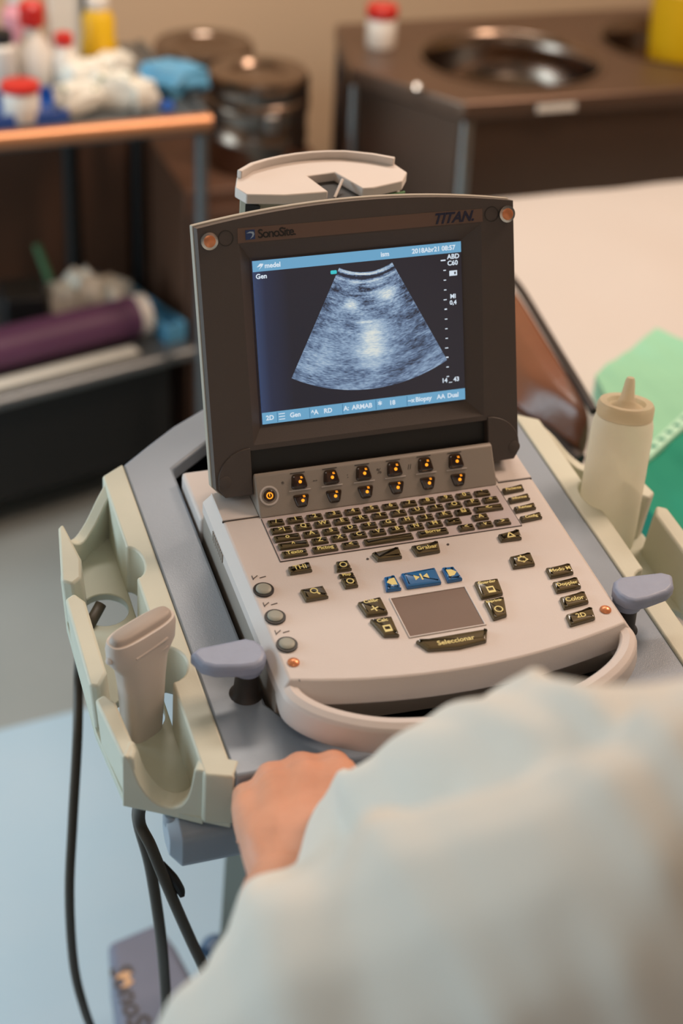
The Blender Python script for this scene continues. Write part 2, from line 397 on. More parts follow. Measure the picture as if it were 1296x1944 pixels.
def rnd(poly, r=.12, k=3):
    """round the corners of a polygon"""
    out = []; n = len(poly)
    for i in range(n):
        p0, p, p2 = Vector(poly[i-1]), Vector(poly[i]), Vector(poly[(i+1) % n])
        d = min((p0-p).length, (p2-p).length)*r
        a = p+(p0-p).normalized()*d; c = p+(p2-p).normalized()*d
        for j in range(k+1):
            t = j/k; out.append(tuple(a*(1-t)**2+p*2*t*(1-t)+c*t*t))
    return out
def keybm(poly, h, ins=.0013, r=.14):
    q = rnd(poly, r)
    return loft(BM(), [[(x, y, -.0006) for x, y in q], [(x, y, h*.45) for x, y in q], [(x, y, h*.78) for x, y in inset(q, ins*.35)], [(x, y, h*.93) for x, y in inset(q, ins)], [(x, y, h) for x, y in inset(q, ins*2.0)]])
SK = [(-66.5, 26.3, 0), (-39.9, 26.3, 0), (-12.9, 26.0, 0), (13.4, 26.0, 0), (39.8, 26.0, 0), (66.2, 25.6, 0),
      (-66.3, 11.4, 1), (-39.3, 11.3, 1), (-12.8, 11.2, 1), (13.3, 11.2, 1), (40.2, 11.2, 1), (66.5, 10.6, 1)]
for x, y, lowrow in SK:
    x *= .001; y = y*.001-.0010; w1, w2 = (.0054, .0070)
    if not lowrow: poly = [(x-w2, y-.0060), (x+w2, y-.0060), (x+w1*.85, y+.0057), (x-w1*.95, y+.0057)]
    else: poly = [(x-w1*.75, y-.0058), (x+w1*.75, y-.0058), (x+w2, y+.0045), (x-w2, y+.0045)]
    k = obj('function_key', xf(keybm(poly, .0022, .0010, .25), PM), 'softkey', US)
    d = BM(); lathe(d, [(.0013, 0), (.0013, .0003)], (x+.0006, y-.0005, .0022), 14); box(d, x+.0012, x+.0030, y+.0020, y+.0026, .0021, .0025); box(d, x+.0010, x+.0027, y+.0030, y+.0035, .0021, .0025)
    obj('legend', xf(d, PM), 'amber', k)
    # groove around the key
    if not lowrow:
        g = BM(); box(g, x-.0088, x+.0088, y-.0074, y-.0066, -.0003, .0007); obj('ridge', xf(g, PM), 'deck', US)
        g = BM(); box(g, x-.0062, x+.0058, y+.0064, y+.0070, -.0003, .0003); obj('ridge', xf(g, PM), 'dark', US)
pb = obj('power_button', xf(lathe(BM(), [(.0047, 0), (.0047, .0008), (.0038, .0016)], (-.0917, .0172, 0), 24), PM), 'softkey', US)
d = plate(BM(), [circ(-.0917, .0172, .0027, 20), circ(-.0917, .0172, .0019, 20)], .0014, .0018); box(d, -.0920, -.0914, .0165, .0190, .0014, .0018); obj('legend', xf(d, PM), 'amber', pb)
g = plate(BM(), [circ(-.0917, .0172, .0078, 32), circ(-.0917, .0172, .0063, 32)], -.0002, .0006); obj('button_ring', xf(g, PM), 'deck', US)
g = BM()
for cx in (-.0795, -.053, -.026, .0005, .0265):      # little printed symbols between the columns
    join(g, xf(textbm({0: '*', 1: '--', 2: ':', 3: '%', 4: '//'}[int(round((cx+.0795)/.0265))], .006, .0001), T(cx, .0245, .0001)))
obj('printed_symbols', xf(g, PM), 'ink', US)
# keyboard
def addkey(cx, cy, w, h, txt, ts=.0062, name='key', m='key'):
    cx *= .001; cy = cy*.001+.0003; w *= .0005; h *= .0005
    poly = [(cx-w, cy-h), (cx+w, cy-h), (cx+w, cy+h), (cx-w, cy+h)]
    k = obj(name, keybm(poly, .0030, .0013), m, US)
    if txt:
        obj('legend', xf(textbm(txt, ts, .00008, bold=.00012), T(cx, cy, .0030)), 'legend', k)
PX = 15.78
for i, t in enumerate("/1234567890'"): addkey(-91.2+i*PX, 58.9, 13.0, 6.8, t)
addkey(-89.7, 49.1, 17, 6.8, '>|')
for i, t in enumerate("QWERTYUIOP+"): addkey(-71.9+i*PX, 49.2, 13.0, 6.8, t)
addkey(-87.9, 39.3, 21, 6.8, 'o')
for i, t in enumerate("ASDFGHJKL"): addkey(-68.3+i*PX, 39.3, 13.0, 6.8, t)
addkey(73.5-15.2, 39.3, 13.0, 6.8, 'Ñ'); addkey(80.2, 39.3, 24, 6.8, '<-')
addkey(-85.7, 29.8, 24, 6.8, '^')
for i, t in enumerate("ZXCVBNM."): addkey(-64.3+i*PX, 29.9, 13.0, 6.8, t)
addkey(69.4, 29.9, 13, 6.8, 'A')
addkey(-87.6, 19.9, 20, 6.8, 'Texto', .0052); addkey(-63.2, 19.9, 20, 6.8, 'Pictog', .0052); addkey(-42.6, 19.9, 13.5, 6.8, '<')
addkey(-11.4, 20.1, 40, 6.8, ''); addkey(25.4, 20.3, 25, 6.8, 'Borrar', .0048)
addkey(53.5, 20.2, 13, 6.8, '<'); addkey(69.4, 20.3, 13, 6.8, 'v'); addkey(84.6, 20.4, 13, 6.8, '>')
# control keys
mm = lambda L: [(a*.001, b*.001) for a, b in L]
def ctrl(poly, txt='', ts=.0062, m='key', tx=0, ty=0, icon=None, name='control_key', h=.0033):
    p = mm(poly); k = obj(name, keybm(p, h, .0014 if h > .0029 else .0008, .08), m, US)
    cx = sum(a for a, b in p)/len(p); cy = sum(b for a, b in p)/len(p)
    g = None
    if txt: g = xf(textbm(txt, ts, .00008, bold=.0001), T(cx+tx*.001, cy+ty*.001, h))
    if icon:
        ib = BM(); icon(ib, cx, cy, h)
        g = join(g, ib) if g else ib
    if g: obj('legend', g, 'legend', k)
def seg(b, x0, y0, x1, y1, h, w=.0008):
    d = Vector((x1-x0, y1-y0)).normalized(); n = Vector((-d.y, d.x))*w/2
    prism(b, [(x0-n.x, y0-n.y), (x1-n.x, y1-n.y), (x1+n.x, y1+n.y), (x0+n.x, y0+n.y)], h-.0003, h+.0001)
def poly_icon(pts): return lambda b, cx, cy, h: prism(b, [(cx+x*.001, cy+y*.001) for x, y in pts], h-.0003, h+.0001)
def ring_icon(r, tail=False, dx=0, dy=0):
    def f(b, cx, cy, h):
        cx += dx*.001; cy += dy*.001
        plate(b, [circ(cx, cy, r*.001, 20), circ(cx, cy, (r-.9)*.001, 20)], h-.0003, h+.0001)
        if tail: seg(b, cx+.0014, cy-.0018, cx+.0034, cy-.0045, h, .0014)
    return f
def tri_icon(b, cx, cy, h):
    for a, c in [((-3, -2.6), (0, 2.6)), ((0, 2.6), (3, -2.6)), ((-3.4, -2.6), (3.4, -2.6))]:
        seg(b, cx+a[0]*.001, cy+a[1]*.001, cx+c[0]*.001, cy+c[1]*.001, h, .0012)
def net_icon(b, cx, cy, h):
    prism(b, [(cx-.0018, cy+.002), (cx+.0018, cy+.002), (cx, cy+.0048)], h-.0003, h+.0001)
    for i in range(5):
        a = PI*.5+i*2*PI/5+PI/5; prism(b, circ(cx+.0035*math.cos(a), cy-.0002+.0028*math.sin(a), .0011, 10), h-.0003, h+.0001)
    plate(b, [circ(cx, cy-.0002, .0036, 20, ry=.003), circ(cx, cy-.0002, .0028, 20, ry=.0022)], h-.0003, h+.0001)
def star_icon(b, cx, cy, h):
    cy -= .003
    for i in range(4): seg(b, cx, cy, cx+.0032*math.cos(i*PI/2+.3), cy+.0032*math.sin(i*PI/2+.3), h, .001)
def sheet_icon(b, cx, cy, h):
    cy -= .003; plate(b, [[(cx-.003, cy-.0035), (cx+.003, cy-.0035), (cx+.003, cy+.0035), (cx-.003, cy+.0035)], [(cx-.002, cy-.0012), (cx+.002, cy-.0012), (cx+.002, cy+.002), (cx-.002, cy+.002)]], h-.0003, h+.0001)
def freeze_icon(b, cx, cy, h):
    box(b, cx-.0007, cx+.0007, cy-.0035, cy+.0035, h-.0003, h+.0001)
    prism(b, [(cx-.0055, cy-.003), (cx-.0012, cy), (cx-.0055, cy+.003)], h-.0003, h+.0001)
    prism(b, [(cx+.0055, cy-.003), (cx+.0055, cy+.003), (cx+.0012, cy)], h-.0003, h+.0001)
ctrl([(-98, -2.4), (-80.3, -2.3), (-80, 7.2), (-97.6, 5.2)], 'THI', .0066)
ctrl([(-62.8, -7.4), (-50.5, -7.5), (-51, 2.7), (-60.3, 2.9)], icon=ring_icon(3, dy=-.3))
ctrl([(-62.6, -14.6), (-50.8, -14.6), (-51, -10.8), (-62.6, -10.7)], 'Map', .0040, h=.0020)
ctrl([(-62.4, -26.9), (-51.8, -26.9), (-50.9, -16.6), (-62.8, -17.2)], icon=ring_icon(3))
ctrl([(-95.4, -34.4), (-77.4, -33.9), (-78.1, -21.2), (-96.2, -21.8)], icon=ring_icon(3, True, dy=1.5))
ctrl([(-28.3, -2.2), (-8.3, -2.8), (-7.4, 9.2), (-30.2, 6.7)])
ctrl([(3.5, -3.2), (23, -2.8), (25.4, 9.1), (2.4, 7.8)], 'Grabar', .0058)
ctrl([(-33.4, -37.2), (-21.2, -37.7), (-21.6, -21.9), (-30.4, -22.6)], m='bluekey', icon=poly_icon([(3.2, -4), (3.2, 4), (-1, 3.4), (-4, 0), (-1, -3.4)]), name='arrow_key')
ctrl([(-16.8, -37.6), (10.8, -38.1), (11.6, -20.5), (-16.6, -21.4)], m='bluekey', icon=freeze_icon, name='freeze_key')
ctrl([(15.6, -37.9), (28.0, -37.6), (26.0, -22.6), (16.6, -22.0)], m='bluekey', icon=poly_icon([(-3.2, -4), (1, -3.4), (4, 0), (1, 3.4), (-3.2, 4)]), name='arrow_key')
ctrl([(-57, -60.4), (-40, -61.2), (-40.1, -43), (-59, -45)], 'Calibr', .0046, ty=5.4, icon=star_icon)
ctrl([(-51.5, -84), (-40, -86), (-39.2, -65.2), (-56.2, -65)], 'Calc', .0046, tx=-1, ty=6, icon=sheet_icon)
ctrl([(33.6, -61.7), (51.9, -60.6), (54.3, -43.3), (35, -43)], 'Guardar', .0042, ty=5.6, icon=sheet_icon)
ctrl([(33.6, -85.8), (45.3, -83.8), (50.8, -64.2), (34.4, -64.4)], 'Imprimir', .0036, ty=6.8, icon=ring_icon(3.4, dy=-2.6))
ctrl([(70.9, -34.2), (89.4, -34.2), (91.2, -19.9), (72.9, -21.6)], icon=net_icon)
ctrl([(74.1, -1.8), (91.8, -2.2), (93.3, 8.4), (74.5, 6)], icon=tri_icon)
ctrl([(94.6, -51.2), (114.7, -50.3), (116.2, -39.4), (95.2, -40.4)], 'Modo M', .0050)
ctrl([(92.3, -68.3), (113.5, -66.9), (114.8, -55.6), (93.6, -57)], 'Doppler', .0050)
ctrl([(90.2, -86.7), (111.9, -84.2), (113.6, -72), (91.9, -74.6)], 'Color', .0062)
ctrl([(86.9, -105.3), (109, -102.2), (111.5, -90.1), (88.4, -93.6)], '2D', .0064)
ctrl([(-25.4, -105.6), (-2, -108.4), (19.8, -106.4), (25.4, -94.4), (-31, -94.4)], 'Seleccionar', .0062, name='select_key')
for i, t in enumerate(['Paciente', 'Informe', 'Revisar', 'Config']):
    y = 58.0-i*12.4; x = 100
    ctrl([(x, y-3.6), (x+18.4, y-2.0), (x+18.9, y+4.4), (x+.4, y+2.6)], t, .0040, h=.0028)
# touchpad
tp = mm([(-32.4, -87.5), (25.9, -87.4), (26.4, -45.1), (-32.4, -45.0)])
obj('touchpad_frame', plate(BM(), [[(-.0336, -.0888), (.0272, -.0886), (.0277, -.0439), (-.0336, -.0438)], tp], -.0002, .0009), 'deck', US, bev=.0004)
obj('touchpad', prism(BM(), inset(tp, -.0001), -.0002, .0002), 'pad', US, label='brown matt touchpad')
for yy in (-.0142, -.0450, -.0752):
    obj('knob_ring', plate(BM(), [circ(-.122, yy, .0078, 28), circ(-.122, yy, .0060, 28)], -.0002, .0014), 'dark', US)
    obj('gain_knob', lathe(BM(), [(.0059, -.001), (.0058, .0022), (.0048, .0030), (.003, .0032)], (-.122, yy, 0), 28), 'knob', US)
g = BM()
for yy in (.002, -.029, -.060):
    seg(g, -.126, yy-.002, -.122, yy+.001, .0003, .0006); seg(g, -.121, yy-.002, -.116, yy-.0012, .0003, .0006); seg(g, -.126, yy+.0018, -.1262, yy-.003, .0003, .0005)
obj('printed_symbols', g, 'ink', US)
for x in (-.1225, .1215):
    obj('stud', lathe(BM(), [(.0045, -.0005), (.0043, .0010), (.0030, .0021), (.0010, .0027)], (x, -.0935, 0), 24), 'copper', US, label='shiny copper stud')
# printed strip crease on the left side of the deck
b = BM(); seg(b, -.1235, -.1105, -.1235, -.1125, .0001, .0006); obj('seam', b, 'ink', US)
for x, y in ((-.0345, .0028), (.0325, .0055)):
    obj('indicator', lathe(BM(), [(.0010, -.0002), (.0010, .0005)], (x, y, 0), 12), 'ink', US)
# front carrying handle: flattened bar sweeping round in front of the body
hp = catmull([(-.1285, -.100, 0), (-.1295, -.120, 0), (-.112, -.142, 0), (-.080, -.160, 0), (-.04, -.169, 0), (0, -.172, 0), (.04, -.169, 0), (.080, -.160, 0), (.112, -.142, 0), (.1295, -.120, 0), (.1285, -.100, 0)], 6)
rings = []
for i, p in enumerate(hp):
    t = (hp[min(i+1, len(hp)-1)]-hp[max(i-1, 0)]).normalized(); n = Vector((t.y, -t.x, 0))
    prof = [(-.007, -.030), (.006, -.030), (.0085, -.020), (.006, -.0065), (0, -.0035), (-.007, -.005)]
    rings.append([p+n*a+Vector((0, 0, z)) for a, z in prof])
obj('carry_handle', loft(BM(), rings), 'deck', US, bev=.002)

# display lid
st = math.radians(22.44); SO = Vector((-.0034, .1152, .0561))
LM = Matrix.Identity(4); lv = Vector((0, math.sin(st), math.cos(st))); ln = Vector((0, -math.cos(st), math.sin(st)))
for i in range(3):
    LM[i][0] = xdir[i]; LM[i][1] = lv[i]; LM[i][2] = ln[i]; LM[i][3] = SO[i]      # w axis = toward the viewer
arc = [(.128-.256*i/16, .157+.0105*(1-(2*i/16-1)**2)) for i in range(17)]
outl = [(-.128, -.046), (-.121, -.0535), (-.0985, -.0535), (-.0985, -.018), (.1015, -.018), (.1015, -.0535), (.121, -.0535), (.1285, -.046)]+arc
def face_w(x): return .008
inner = [(-.0955, -.014), (.0990, -.014), (.1005, .1415), (-.0965, .1425)]
lcdr = [(-.0862, -.0008), (.0862, -.0008), (.0862, .1288), (-.0862, .1288)]
b = BM()
es = []
def addloop(b, lp, z): vs = [b.verts.new((x, y, z)) for x, y in lp]; return vs
vo = addloop(b, outl, .0075); vi = addloop(b, inner, .0075)
es = [b.edges.new((vo[i], vo[(i+1) % len(vo)])) for i in range(len(vo))]+[b.edges.new((vi[i], vi[(i+1) % 4])) for i in range(4)]
bmesh.ops.triangle_fill(b, use_beauty=True, use_dissolve=False, edges=es)
vl = addloop(b, lcdr, -.0008)
for i in range(4): b.faces.new((vi[i], vi[(i+1) % 4], vl[(i+1) % 4], vl[i]))
vb = addloop(b, outl, -.004)
for i in range(len(vo)): b.faces.new((vo[i], vo[(i+1) % len(vo)], vb[(i+1) % len(vo)], vb[i]))
b.faces.new(vb); b.faces.new(vl)
LID = obj('display_lid', xf(b, LM), 'lid', US, ang=25)
back = inset(outl, -.0012)
obj('lid_rim', xf(loft(BM(), [at_z(inset(outl, .006), -.017), at_z(back, -.012), at_z(back, -.0042)]), LM), 'lidrim', LID, bev=.0008, label='pale grey back shell of the lid')
obj('label_band', xf(prism(BM(), [(-.0975, .1435), (.1018, .1428), (.1015, .1528), (.06, .1535), (-.097, .1545)], .0070, .0078), LM), 'band', LID, label='brown label strip with maker name')
# logo square and names
obj('logo_square', xf(prism(BM(), [(-.0912, .1455), (-.0838, .1455), (-.0838, .1527), (-.0912, .1527)], .0074, .0081), LM), 'logoblue', LID)
g = BM()
lg = [(-.0905, .1503), (-.0880, .1515), (-.0850, .1512), (-.0843, .1495), (-.0852, .1475), (-.0878, .1460), (-.0864, .1477), (-.0858, .1492), (-.0866, .1503)]
prism(g, lg, .0079, .0083); obj('logo_swoosh', xf(g, LM), 'logolight', LID)
obj('name_text', xf(textbm('SonoSite.', .0094, .0002, spacing=.86, bold=.00012), LM @ T(-.0665, .1488, .0079)), 'black', LID)
obj('name_text', xf(textbm('TITAN.', .0112, .0002, shear=.35, spacing=.98, bold=.00035), LM @ T(.0770, .1478, .0079)), 'navy', LID)
for x in (-.1197, .1218):
    obj('bumper', xf(lathe(BM(), [(.0066, .0065), (.0066, .0105), (.0050, .0108)], (x, .1472, 0), 28), LM), 'steelbright', LID)
    obj('bumper_cap', xf(lathe(BM(), [(.0046, .0100), (.0046, .0112), (.0036, .0116)], (x, .1472, 0), 24), LM), 'copper', LID)
for x in (-.1065, .1095):
    obj('screw_plug', xf(plate(BM(), [circ(x, .1480, .0060, 28), circ(x, .1480, .0054, 28)], .0070, .0079), LM), 'dark', LID)
for x, y in ((-.1205, -.0405), (.1245, -.0430)):
    obj('screw_plug', xf(lathe(BM(), [(.0050, .0080), (.0050, .0091), (.0044, .0094)], (x, y, 0), 28), LM), 'lid', LID)
for s in (-1, 1):     # raised quarter-round hinge cheeks
    x0 = s*.0988 if s < 0 else .1017
    pts = [(x0, -.0533)]+[(x0+s*.0292*math.cos(a), -.050+.0345*math.sin(a)) for a in [i*PI/2/8 for i in range(9)]]+[(x0, -.0160)]
    pts = [(x0, -.0533), (x0+s*.0225, -.0533), (x0+s*.0272, -.046)]+[(x0+s*.0272*math.cos(a), -.040+.0245*math.sin(a)) for a in [i*PI/2/8 for i in range(9)]]
    obj('hinge_cheek', xf(prism(BM(), pts, .006, .0088), LM), 'lid', LID, bev=.0006)
obj('hinge_recess', xf(box(BM(), -.0984, .1014, -.0535, -.0178, -.0030, .0010), LM), 'black', LID, label='black hinge recess under the screen')
obj('lid_base_filler', box(BM(), -.0984, .1014, .0992, .150, -.03, .004), 'black', US)
# screen
b = prism(BM(), [(-.0855, 0), (.0855, 0), (.0855, .128), (-.0855, .128)], -.0009, .0008); xf(b, LM)
uvl = b.loops.layers.uv.new('UVMap')
LMI = LM.inverted()
for f in b.faces:
    for l in f.loops:
        q = LMI @ l.vert.co; l[uvl].uv = ((q.x+.0855)/.171, q.y/.128)
obj('screen', b, 'screen', LID, smooth=False)
for y0_, y1_ in ((.1196, .128), (0, .0092)):
    obj('status_bar', xf(box(BM(), -.0855, .0855, y0_, y1_, .0008, .0010), LM), 'uibar', LID, smooth=False, label='pale blue status bar')
b = BM()
for x in (-.0735, -.0470, -.0195, .0085, .0350): box(b, x, x+.0006, .0006, .0086, .0010, .0011)
obj('bar_divider', xf(b, LM), 'uibar2', LID, smooth=False)
b = BM(); fx, fy = .0055, .158; ha = math.radians(27.8); r0, r1 = .0468, .1400
NA, NR = 48, 40; uvl = b.loops.layers.uv.new('UVMap'); gr = []
for j in range(NR+1):
    row = []
    for i in range(NA+1):
        a = -ha+2*ha*i/NA; r = r0+(r1-r0)*j/NR
        row.append((b.verts.new((fx+r*math.sin(a), fy-r*math.cos(a), .00095)), (i/NA, j/NR)))
    gr.append(row)
for j in range(NR):
    for i in range(NA):
        q = [gr[j][i], gr[j][i+1], gr[j+1][i+1], gr[j+1][i]]; f = b.faces.new([v for v, _ in q])
        for l, (_, uv) in zip(f.loops, q): l[uvl].uv = uv
obj('ultrasound_image', xf(b, LM), 'fan', LID, smooth=False, label='speckled blue-white fan-shaped scan image')
def st_(s, x, y, sz=.0052, al='LEFT', bold=.00015): obj('screen_text', xf(xf(textbm(s, sz, .00005, bold=bold, align=al), T(x, y, .0011)), LM), 'uitext', LID, smooth=False)
st_('medel', -.0760, .1236); st_('Gen', -.0835, .1158); st_('ism', .0180, .1236); st_('2018Abr21', .0440, .1236, .0052); st_('08:57', .0690, .1236, .0052)
st_('ABD', .0735, .1166); st_('C60', .0735, .1115); st_('MI', .0750, .0850, .0048); st_('0,4', .0745, .0800, .0048); st_('14 _ 43', .0655, .0175, .0050)
for s, x in (('2D', -.0825), ('Gen', -.0630), ('RD', -.0350), ('ARMAB', -.0115), ('18', .0200), ('Biopsy', .0425), ('Dual', .0700)): st_(s, x, .0046)
st_('^A', -.0455, .0046); st_('A:', -.0185, .0046); st_('*', .0105, .0040, .008); st_('~x', .0360, .0046); st_('AA', .0610, .0046)
g = BM()
for i in range(3): box(g, -.0720, -.0670, .0022+i*.0022, .0028+i*.0022, .0010, .0012)
obj('menu_icon', xf(g, LM), 'uitext', LID, smooth=False); g = BM()
for i in range(13):
    w = .0040 if i == 0 else (.0026 if i in (4, 9) else .0020); y = .1138-i*.0078
    box(g, .0720-w, .0720, y, y+.0007 if i % 5 else y+.0010, .0009, .0012)
obj('depth_scale', xf(g, LM), 'uitext', LID, smooth=False, label='white depth ticks beside the scan'); g = BM()
plate(g, [[(.0750, .1015), (.0815, .1015), (.0815, .1055), (.0750, .1055)], [(.0790, .1025), (.0805, .1025), (.0805, .1045), (.0790, .1045)]], .0009, .0012)
obj('battery_icon', xf(g, LM), 'uitext', LID, smooth=False); g = BM()
prism(g, [(x-.0830, y-.0005) for x, y in [(.0008, .1235), (.0035, .1262), (.0062, .1258), (.0052, .1240), (.0022, .1215), (.0045, .1243)]], .0010, .0012)
obj('logo_icon', xf(g, LM), 'uitext', LID, smooth=False)
obj('cyan_mark', xf(prism(BM(), rnd([(-.0235, .1122), (-.0185, .1122), (-.0185, .1150), (-.0235, .1150)], .3), .0009, .0012), LM), 'uicyan', LID, smooth=False)

# ================================================================== CART (console frame)
CT = root('ultrasound_cart', 'grey-blue medical cart with cream probe holders on both sides carrying the ultrasound machine', 'medical cart', (0, 0, -.95), 'M')
CT.matrix_world = Matrix.Translation((0, 0, 0)); ORG[CT.name] = Vector((0, 0, 0))
def cobj(name, bm, m, parent=None, **k):     # part given in console coordinates, stored in the upright cart's own frame
    if parent is None: parent = CT
    return obj(name, xf(bm, MF), m, parent, **k)
backarc = [(.086, .283), (.045, .296), (0, .300), (-.045, .296), (-.086, .283)]
outer = [(-.1795, .212), (-.1795, -.153), (-.150, -.1535), (-.107, -.157), (-.05, -.160), (0, -.161), (.05, -.160), (.107, -.157), (.150, -.1535), (.1795, -.153), (.1795, .212), (.153, .235), (.125, .258)]+backarc+[(-.125, .258), (-.153, .235)]
hole = [(-.140, .198), (-.140, -.090), (-.125, -.116), (-.06, -.135), (0, -.140), (.06, -.135), (.125, -.116), (.140, -.090), (.140, .198), (.101, .230), (-.101, .230)]
rt = cobj('rail_tray', plate(BM(), [outer, hole], -.056, -.040), 'rail', bev=.0025)
lowo = inset(outer, .004)
cobj('tray_skirt', plate(BM(), [inset(outer, .003), inset(outer, .012)], -.092, -.0562), 'dark', label='dark skirt under the grey-blue top')
cobj('tray_floor', prism(BM(), inset(outer, .013), -.080, -.0765), 'black')
def mir(p, s): return [(x*s, y) for x, y in p] if s > 0 else [(-x, y) for x, y in p][::-1]
for s in (1, -1):
    # s=1 builds the left holder, s=-1 its mirror image on the right
    n1 = [(-.200+.0095*math.sin(a), .0845+.019*math.cos(a)) for a in [PI*i/10 for i in range(11)]]
    n2 = [(-.200+.015*math.sin(a), -.0345+.019*math.cos(a)) for a in [PI*i/10 for i in range(11)]]
    strip = [(-.1798, -.154), (-.1798, .2125), (-.200, .199)]+n1+n2+[(-.200, -.147)]
    ph = cobj('probe_holder', prism(BM(), mir(strip, s), -.088, -.039), 'cream', bev=.0018)
    walls = [[(-.243, .147), (-.2475, .142), (-.2570, .0775), (-.249, .0715), (-.241, .078), (-.237, .100)],
             [(-.250, .0610), (-.2580, .0560), (-.2585, -.0405), (-.252, -.0440), (-.2435, -.030), (-.2435, .050)],
             [(-.2500, -.0520), (-.2575, -.0560), (-.2505, -.1145), (-.243, -.1190), (-.2395, -.1100), (-.2435, -.0620)]]
    for w in walls:
        w2 = mir(w, s); lw = mir([(x-(-.0015), y) for x, y in w], s)
        cobj('holder_wall', loft(BM(), [at_z(mir([(x+.004, y) for x, y in w], s), -.092), at_z(w2, -.041)]), 'cream', ph, bev=.0022)
    fl = [(-.248, .136), (-.2545, .075), (-.2555, -.045), (-.249, -.113), (-.199, -.145), (-.199, .180)]
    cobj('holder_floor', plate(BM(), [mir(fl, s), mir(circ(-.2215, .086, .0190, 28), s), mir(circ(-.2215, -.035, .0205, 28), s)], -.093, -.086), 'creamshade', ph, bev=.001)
    # scooped end walls
    for (ax, ay), (bx, by), prof in (((-.2505, -.1150), (-.1815, -.1535), [(0, -.041), (.05, -.041), (.09, -.048), (.16, -.066), (.28, -.080), (.42, -.084), (.54, -.079), (.61, -.066), (.645, -.046), (.665, -.040), (.8, -.0392), (1, -.039), (1, -.092), (0, -.092)]),
                                     ((-.2470, .1420), (-.199, .190), [(0, -.046), (.10, -.058), (.30, -.066), (.55, -.060), (.8, -.047), (1, -.039), (1, -.092), (0, -.092)])):
        a = Vector((ax, ay, 0)); d = Vector((bx-ax, by-ay, 0)); n = Vector((-d.y, d.x, 0)).normalized()*.016
        if ay > 0: n = -n*.6
        cv = catmull([(t, z, 0) for t, z in prof[:-2]], 3); prof = [(p.x, p.y) for p in cv]+prof[-2:]
        r1_ = [a+d*t+Vector((0, 0, z)) for t, z in prof]; r2_ = [p+n for p in r1_]
        if s < 0: r1_ = [Vector((-p.x, p.y, p.z)) for p in r1_]; r2_ = [Vector((-p.x, p.y, p.z)) for p in r2_]
        cobj('holder_end', loft(BM(), [r1_, r2_]), 'cream', ph, bev=.0012)
    # latch paddle on its post
    pd = [(-.191, -.0675), (-.1835, -.0625), (-.149, -.0605), (-.1425, -.0640), (-.1385, -.0715), (-.1385, -.0800), (-.1425, -.0870), (-.1490, -.0905), (-.160, -.0900), (-.178, -.0860), (-.186, -.0805)]
    q = mir(pd, s)
    lp = cobj('latch_lever', loft(BM(), [at_z(inset(q, .002), -.0110), at_z(q, -.0085), at_z(q, -.0015), at_z(inset(q, .0022), .0008)]), 'paddle', bev=.0012)
    cobj('post', lathe(BM(), [(.0125, -.040), (.0095, -.036), (.0085, -.020), (.0105, -.010)], (s*-.151, -.0765, 0), 24), 'dark', lp)
    cobj('hub', lathe(BM(), [(.0112, -.016), (.0122, -.009)], (s*-.151, -.0755, 0), 28), 'paddle', lp)
# push handle under the front edge
b = BM(); pr = rnd([(-.148, -.134), (-.122, -.134), (-.110, -.120), (-.110, -.098), (-.128, -.093), (-.148, -.102)], .3, 3)
loft(b, [[(-.222, .6*(y+.13)-.13, .6*(z+.113)-.113) for y, z in pr], [(-.214, y, z) for y, z in pr], [(.214, y, z) for y, z in pr], [(.222, .6*(y+.13)-.13, .6*(z+.113)-.113) for y, z in pr]])
hd = cobj('push_handle', b, 'rail', bev=.001, label='grey-blue push handle bar under the front edge')
cobj('handle_bracket', box(BM(), -.15, .15, -.118, -.06, -.118, -.090), 'dark')
cobj('hook', lathe(BM(), [(.005, -.112), (.007, -.104), (.006, -.097), (.002, -.0945)], (-.2165, -.126, 0), 16), 'rail')
# rear module behind the lid
mo = [(-.076, .262), (-.070, .249), (-.040, .243), (.040, .243), (.070, .250), (.080, .264), (.074, .280)]+[(.056-.112*i/8, .290+.012*(1-(2*i/8-1)**2)) for i in range(9)]+[(-.070, .279)]
mo = [(x*(.90 if x > .03 else 1), y) for x, y in mo]
mod = cobj('rear_module', prism(BM(), inset(mo, .004), -.05, .176), 'silver', bev=.001, label='tall silver module standing behind the lid')
nt_ = [(-.004, .2425), (-.0125, .272), (.012, .274), (.0255, .2425)]
capo = [(-.076, .262), (-.070, .249), (-.040, .243), (-.0035, .243), (-.0125, .272), (.012, .274), (.026, .243)]+mo[3:]
cobj('module_cap', prism(BM(), capo, .1762, .1850), 'capwhite', mod, bev=.0010, label='white cap with a V notch')
rim = mo[6:]
ri = [(x*.96+.0002, y-.0032) for x, y in rim]
cobj('cap_lip', prism(BM(), rim+ri[::-1], .1845, .1915), 'capwhite', mod, bev=.0008)
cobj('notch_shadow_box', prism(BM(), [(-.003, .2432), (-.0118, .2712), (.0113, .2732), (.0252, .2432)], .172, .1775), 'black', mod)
b = BM(); tube(b, [(.003, .2445, .178), (.0135, .258, .1865)], .0012, 8, smooth=False); cobj('notch_wire', b, 'capwhite', mod)
cobj('slit', prism(BM(), [(-.0700, .2515), (-.0590, .2462), (-.0588, .2474), (-.0690, .2525)], -.04, .175), 'black', mod)
cobj('green_reflection', prism(BM(), [(.0395, .2455), (.0665, .2505), (.0663, .2518), (.0393, .2467)], .12, .1745), 'green', mod)  # green reflection on the module side, painted as a thin plate
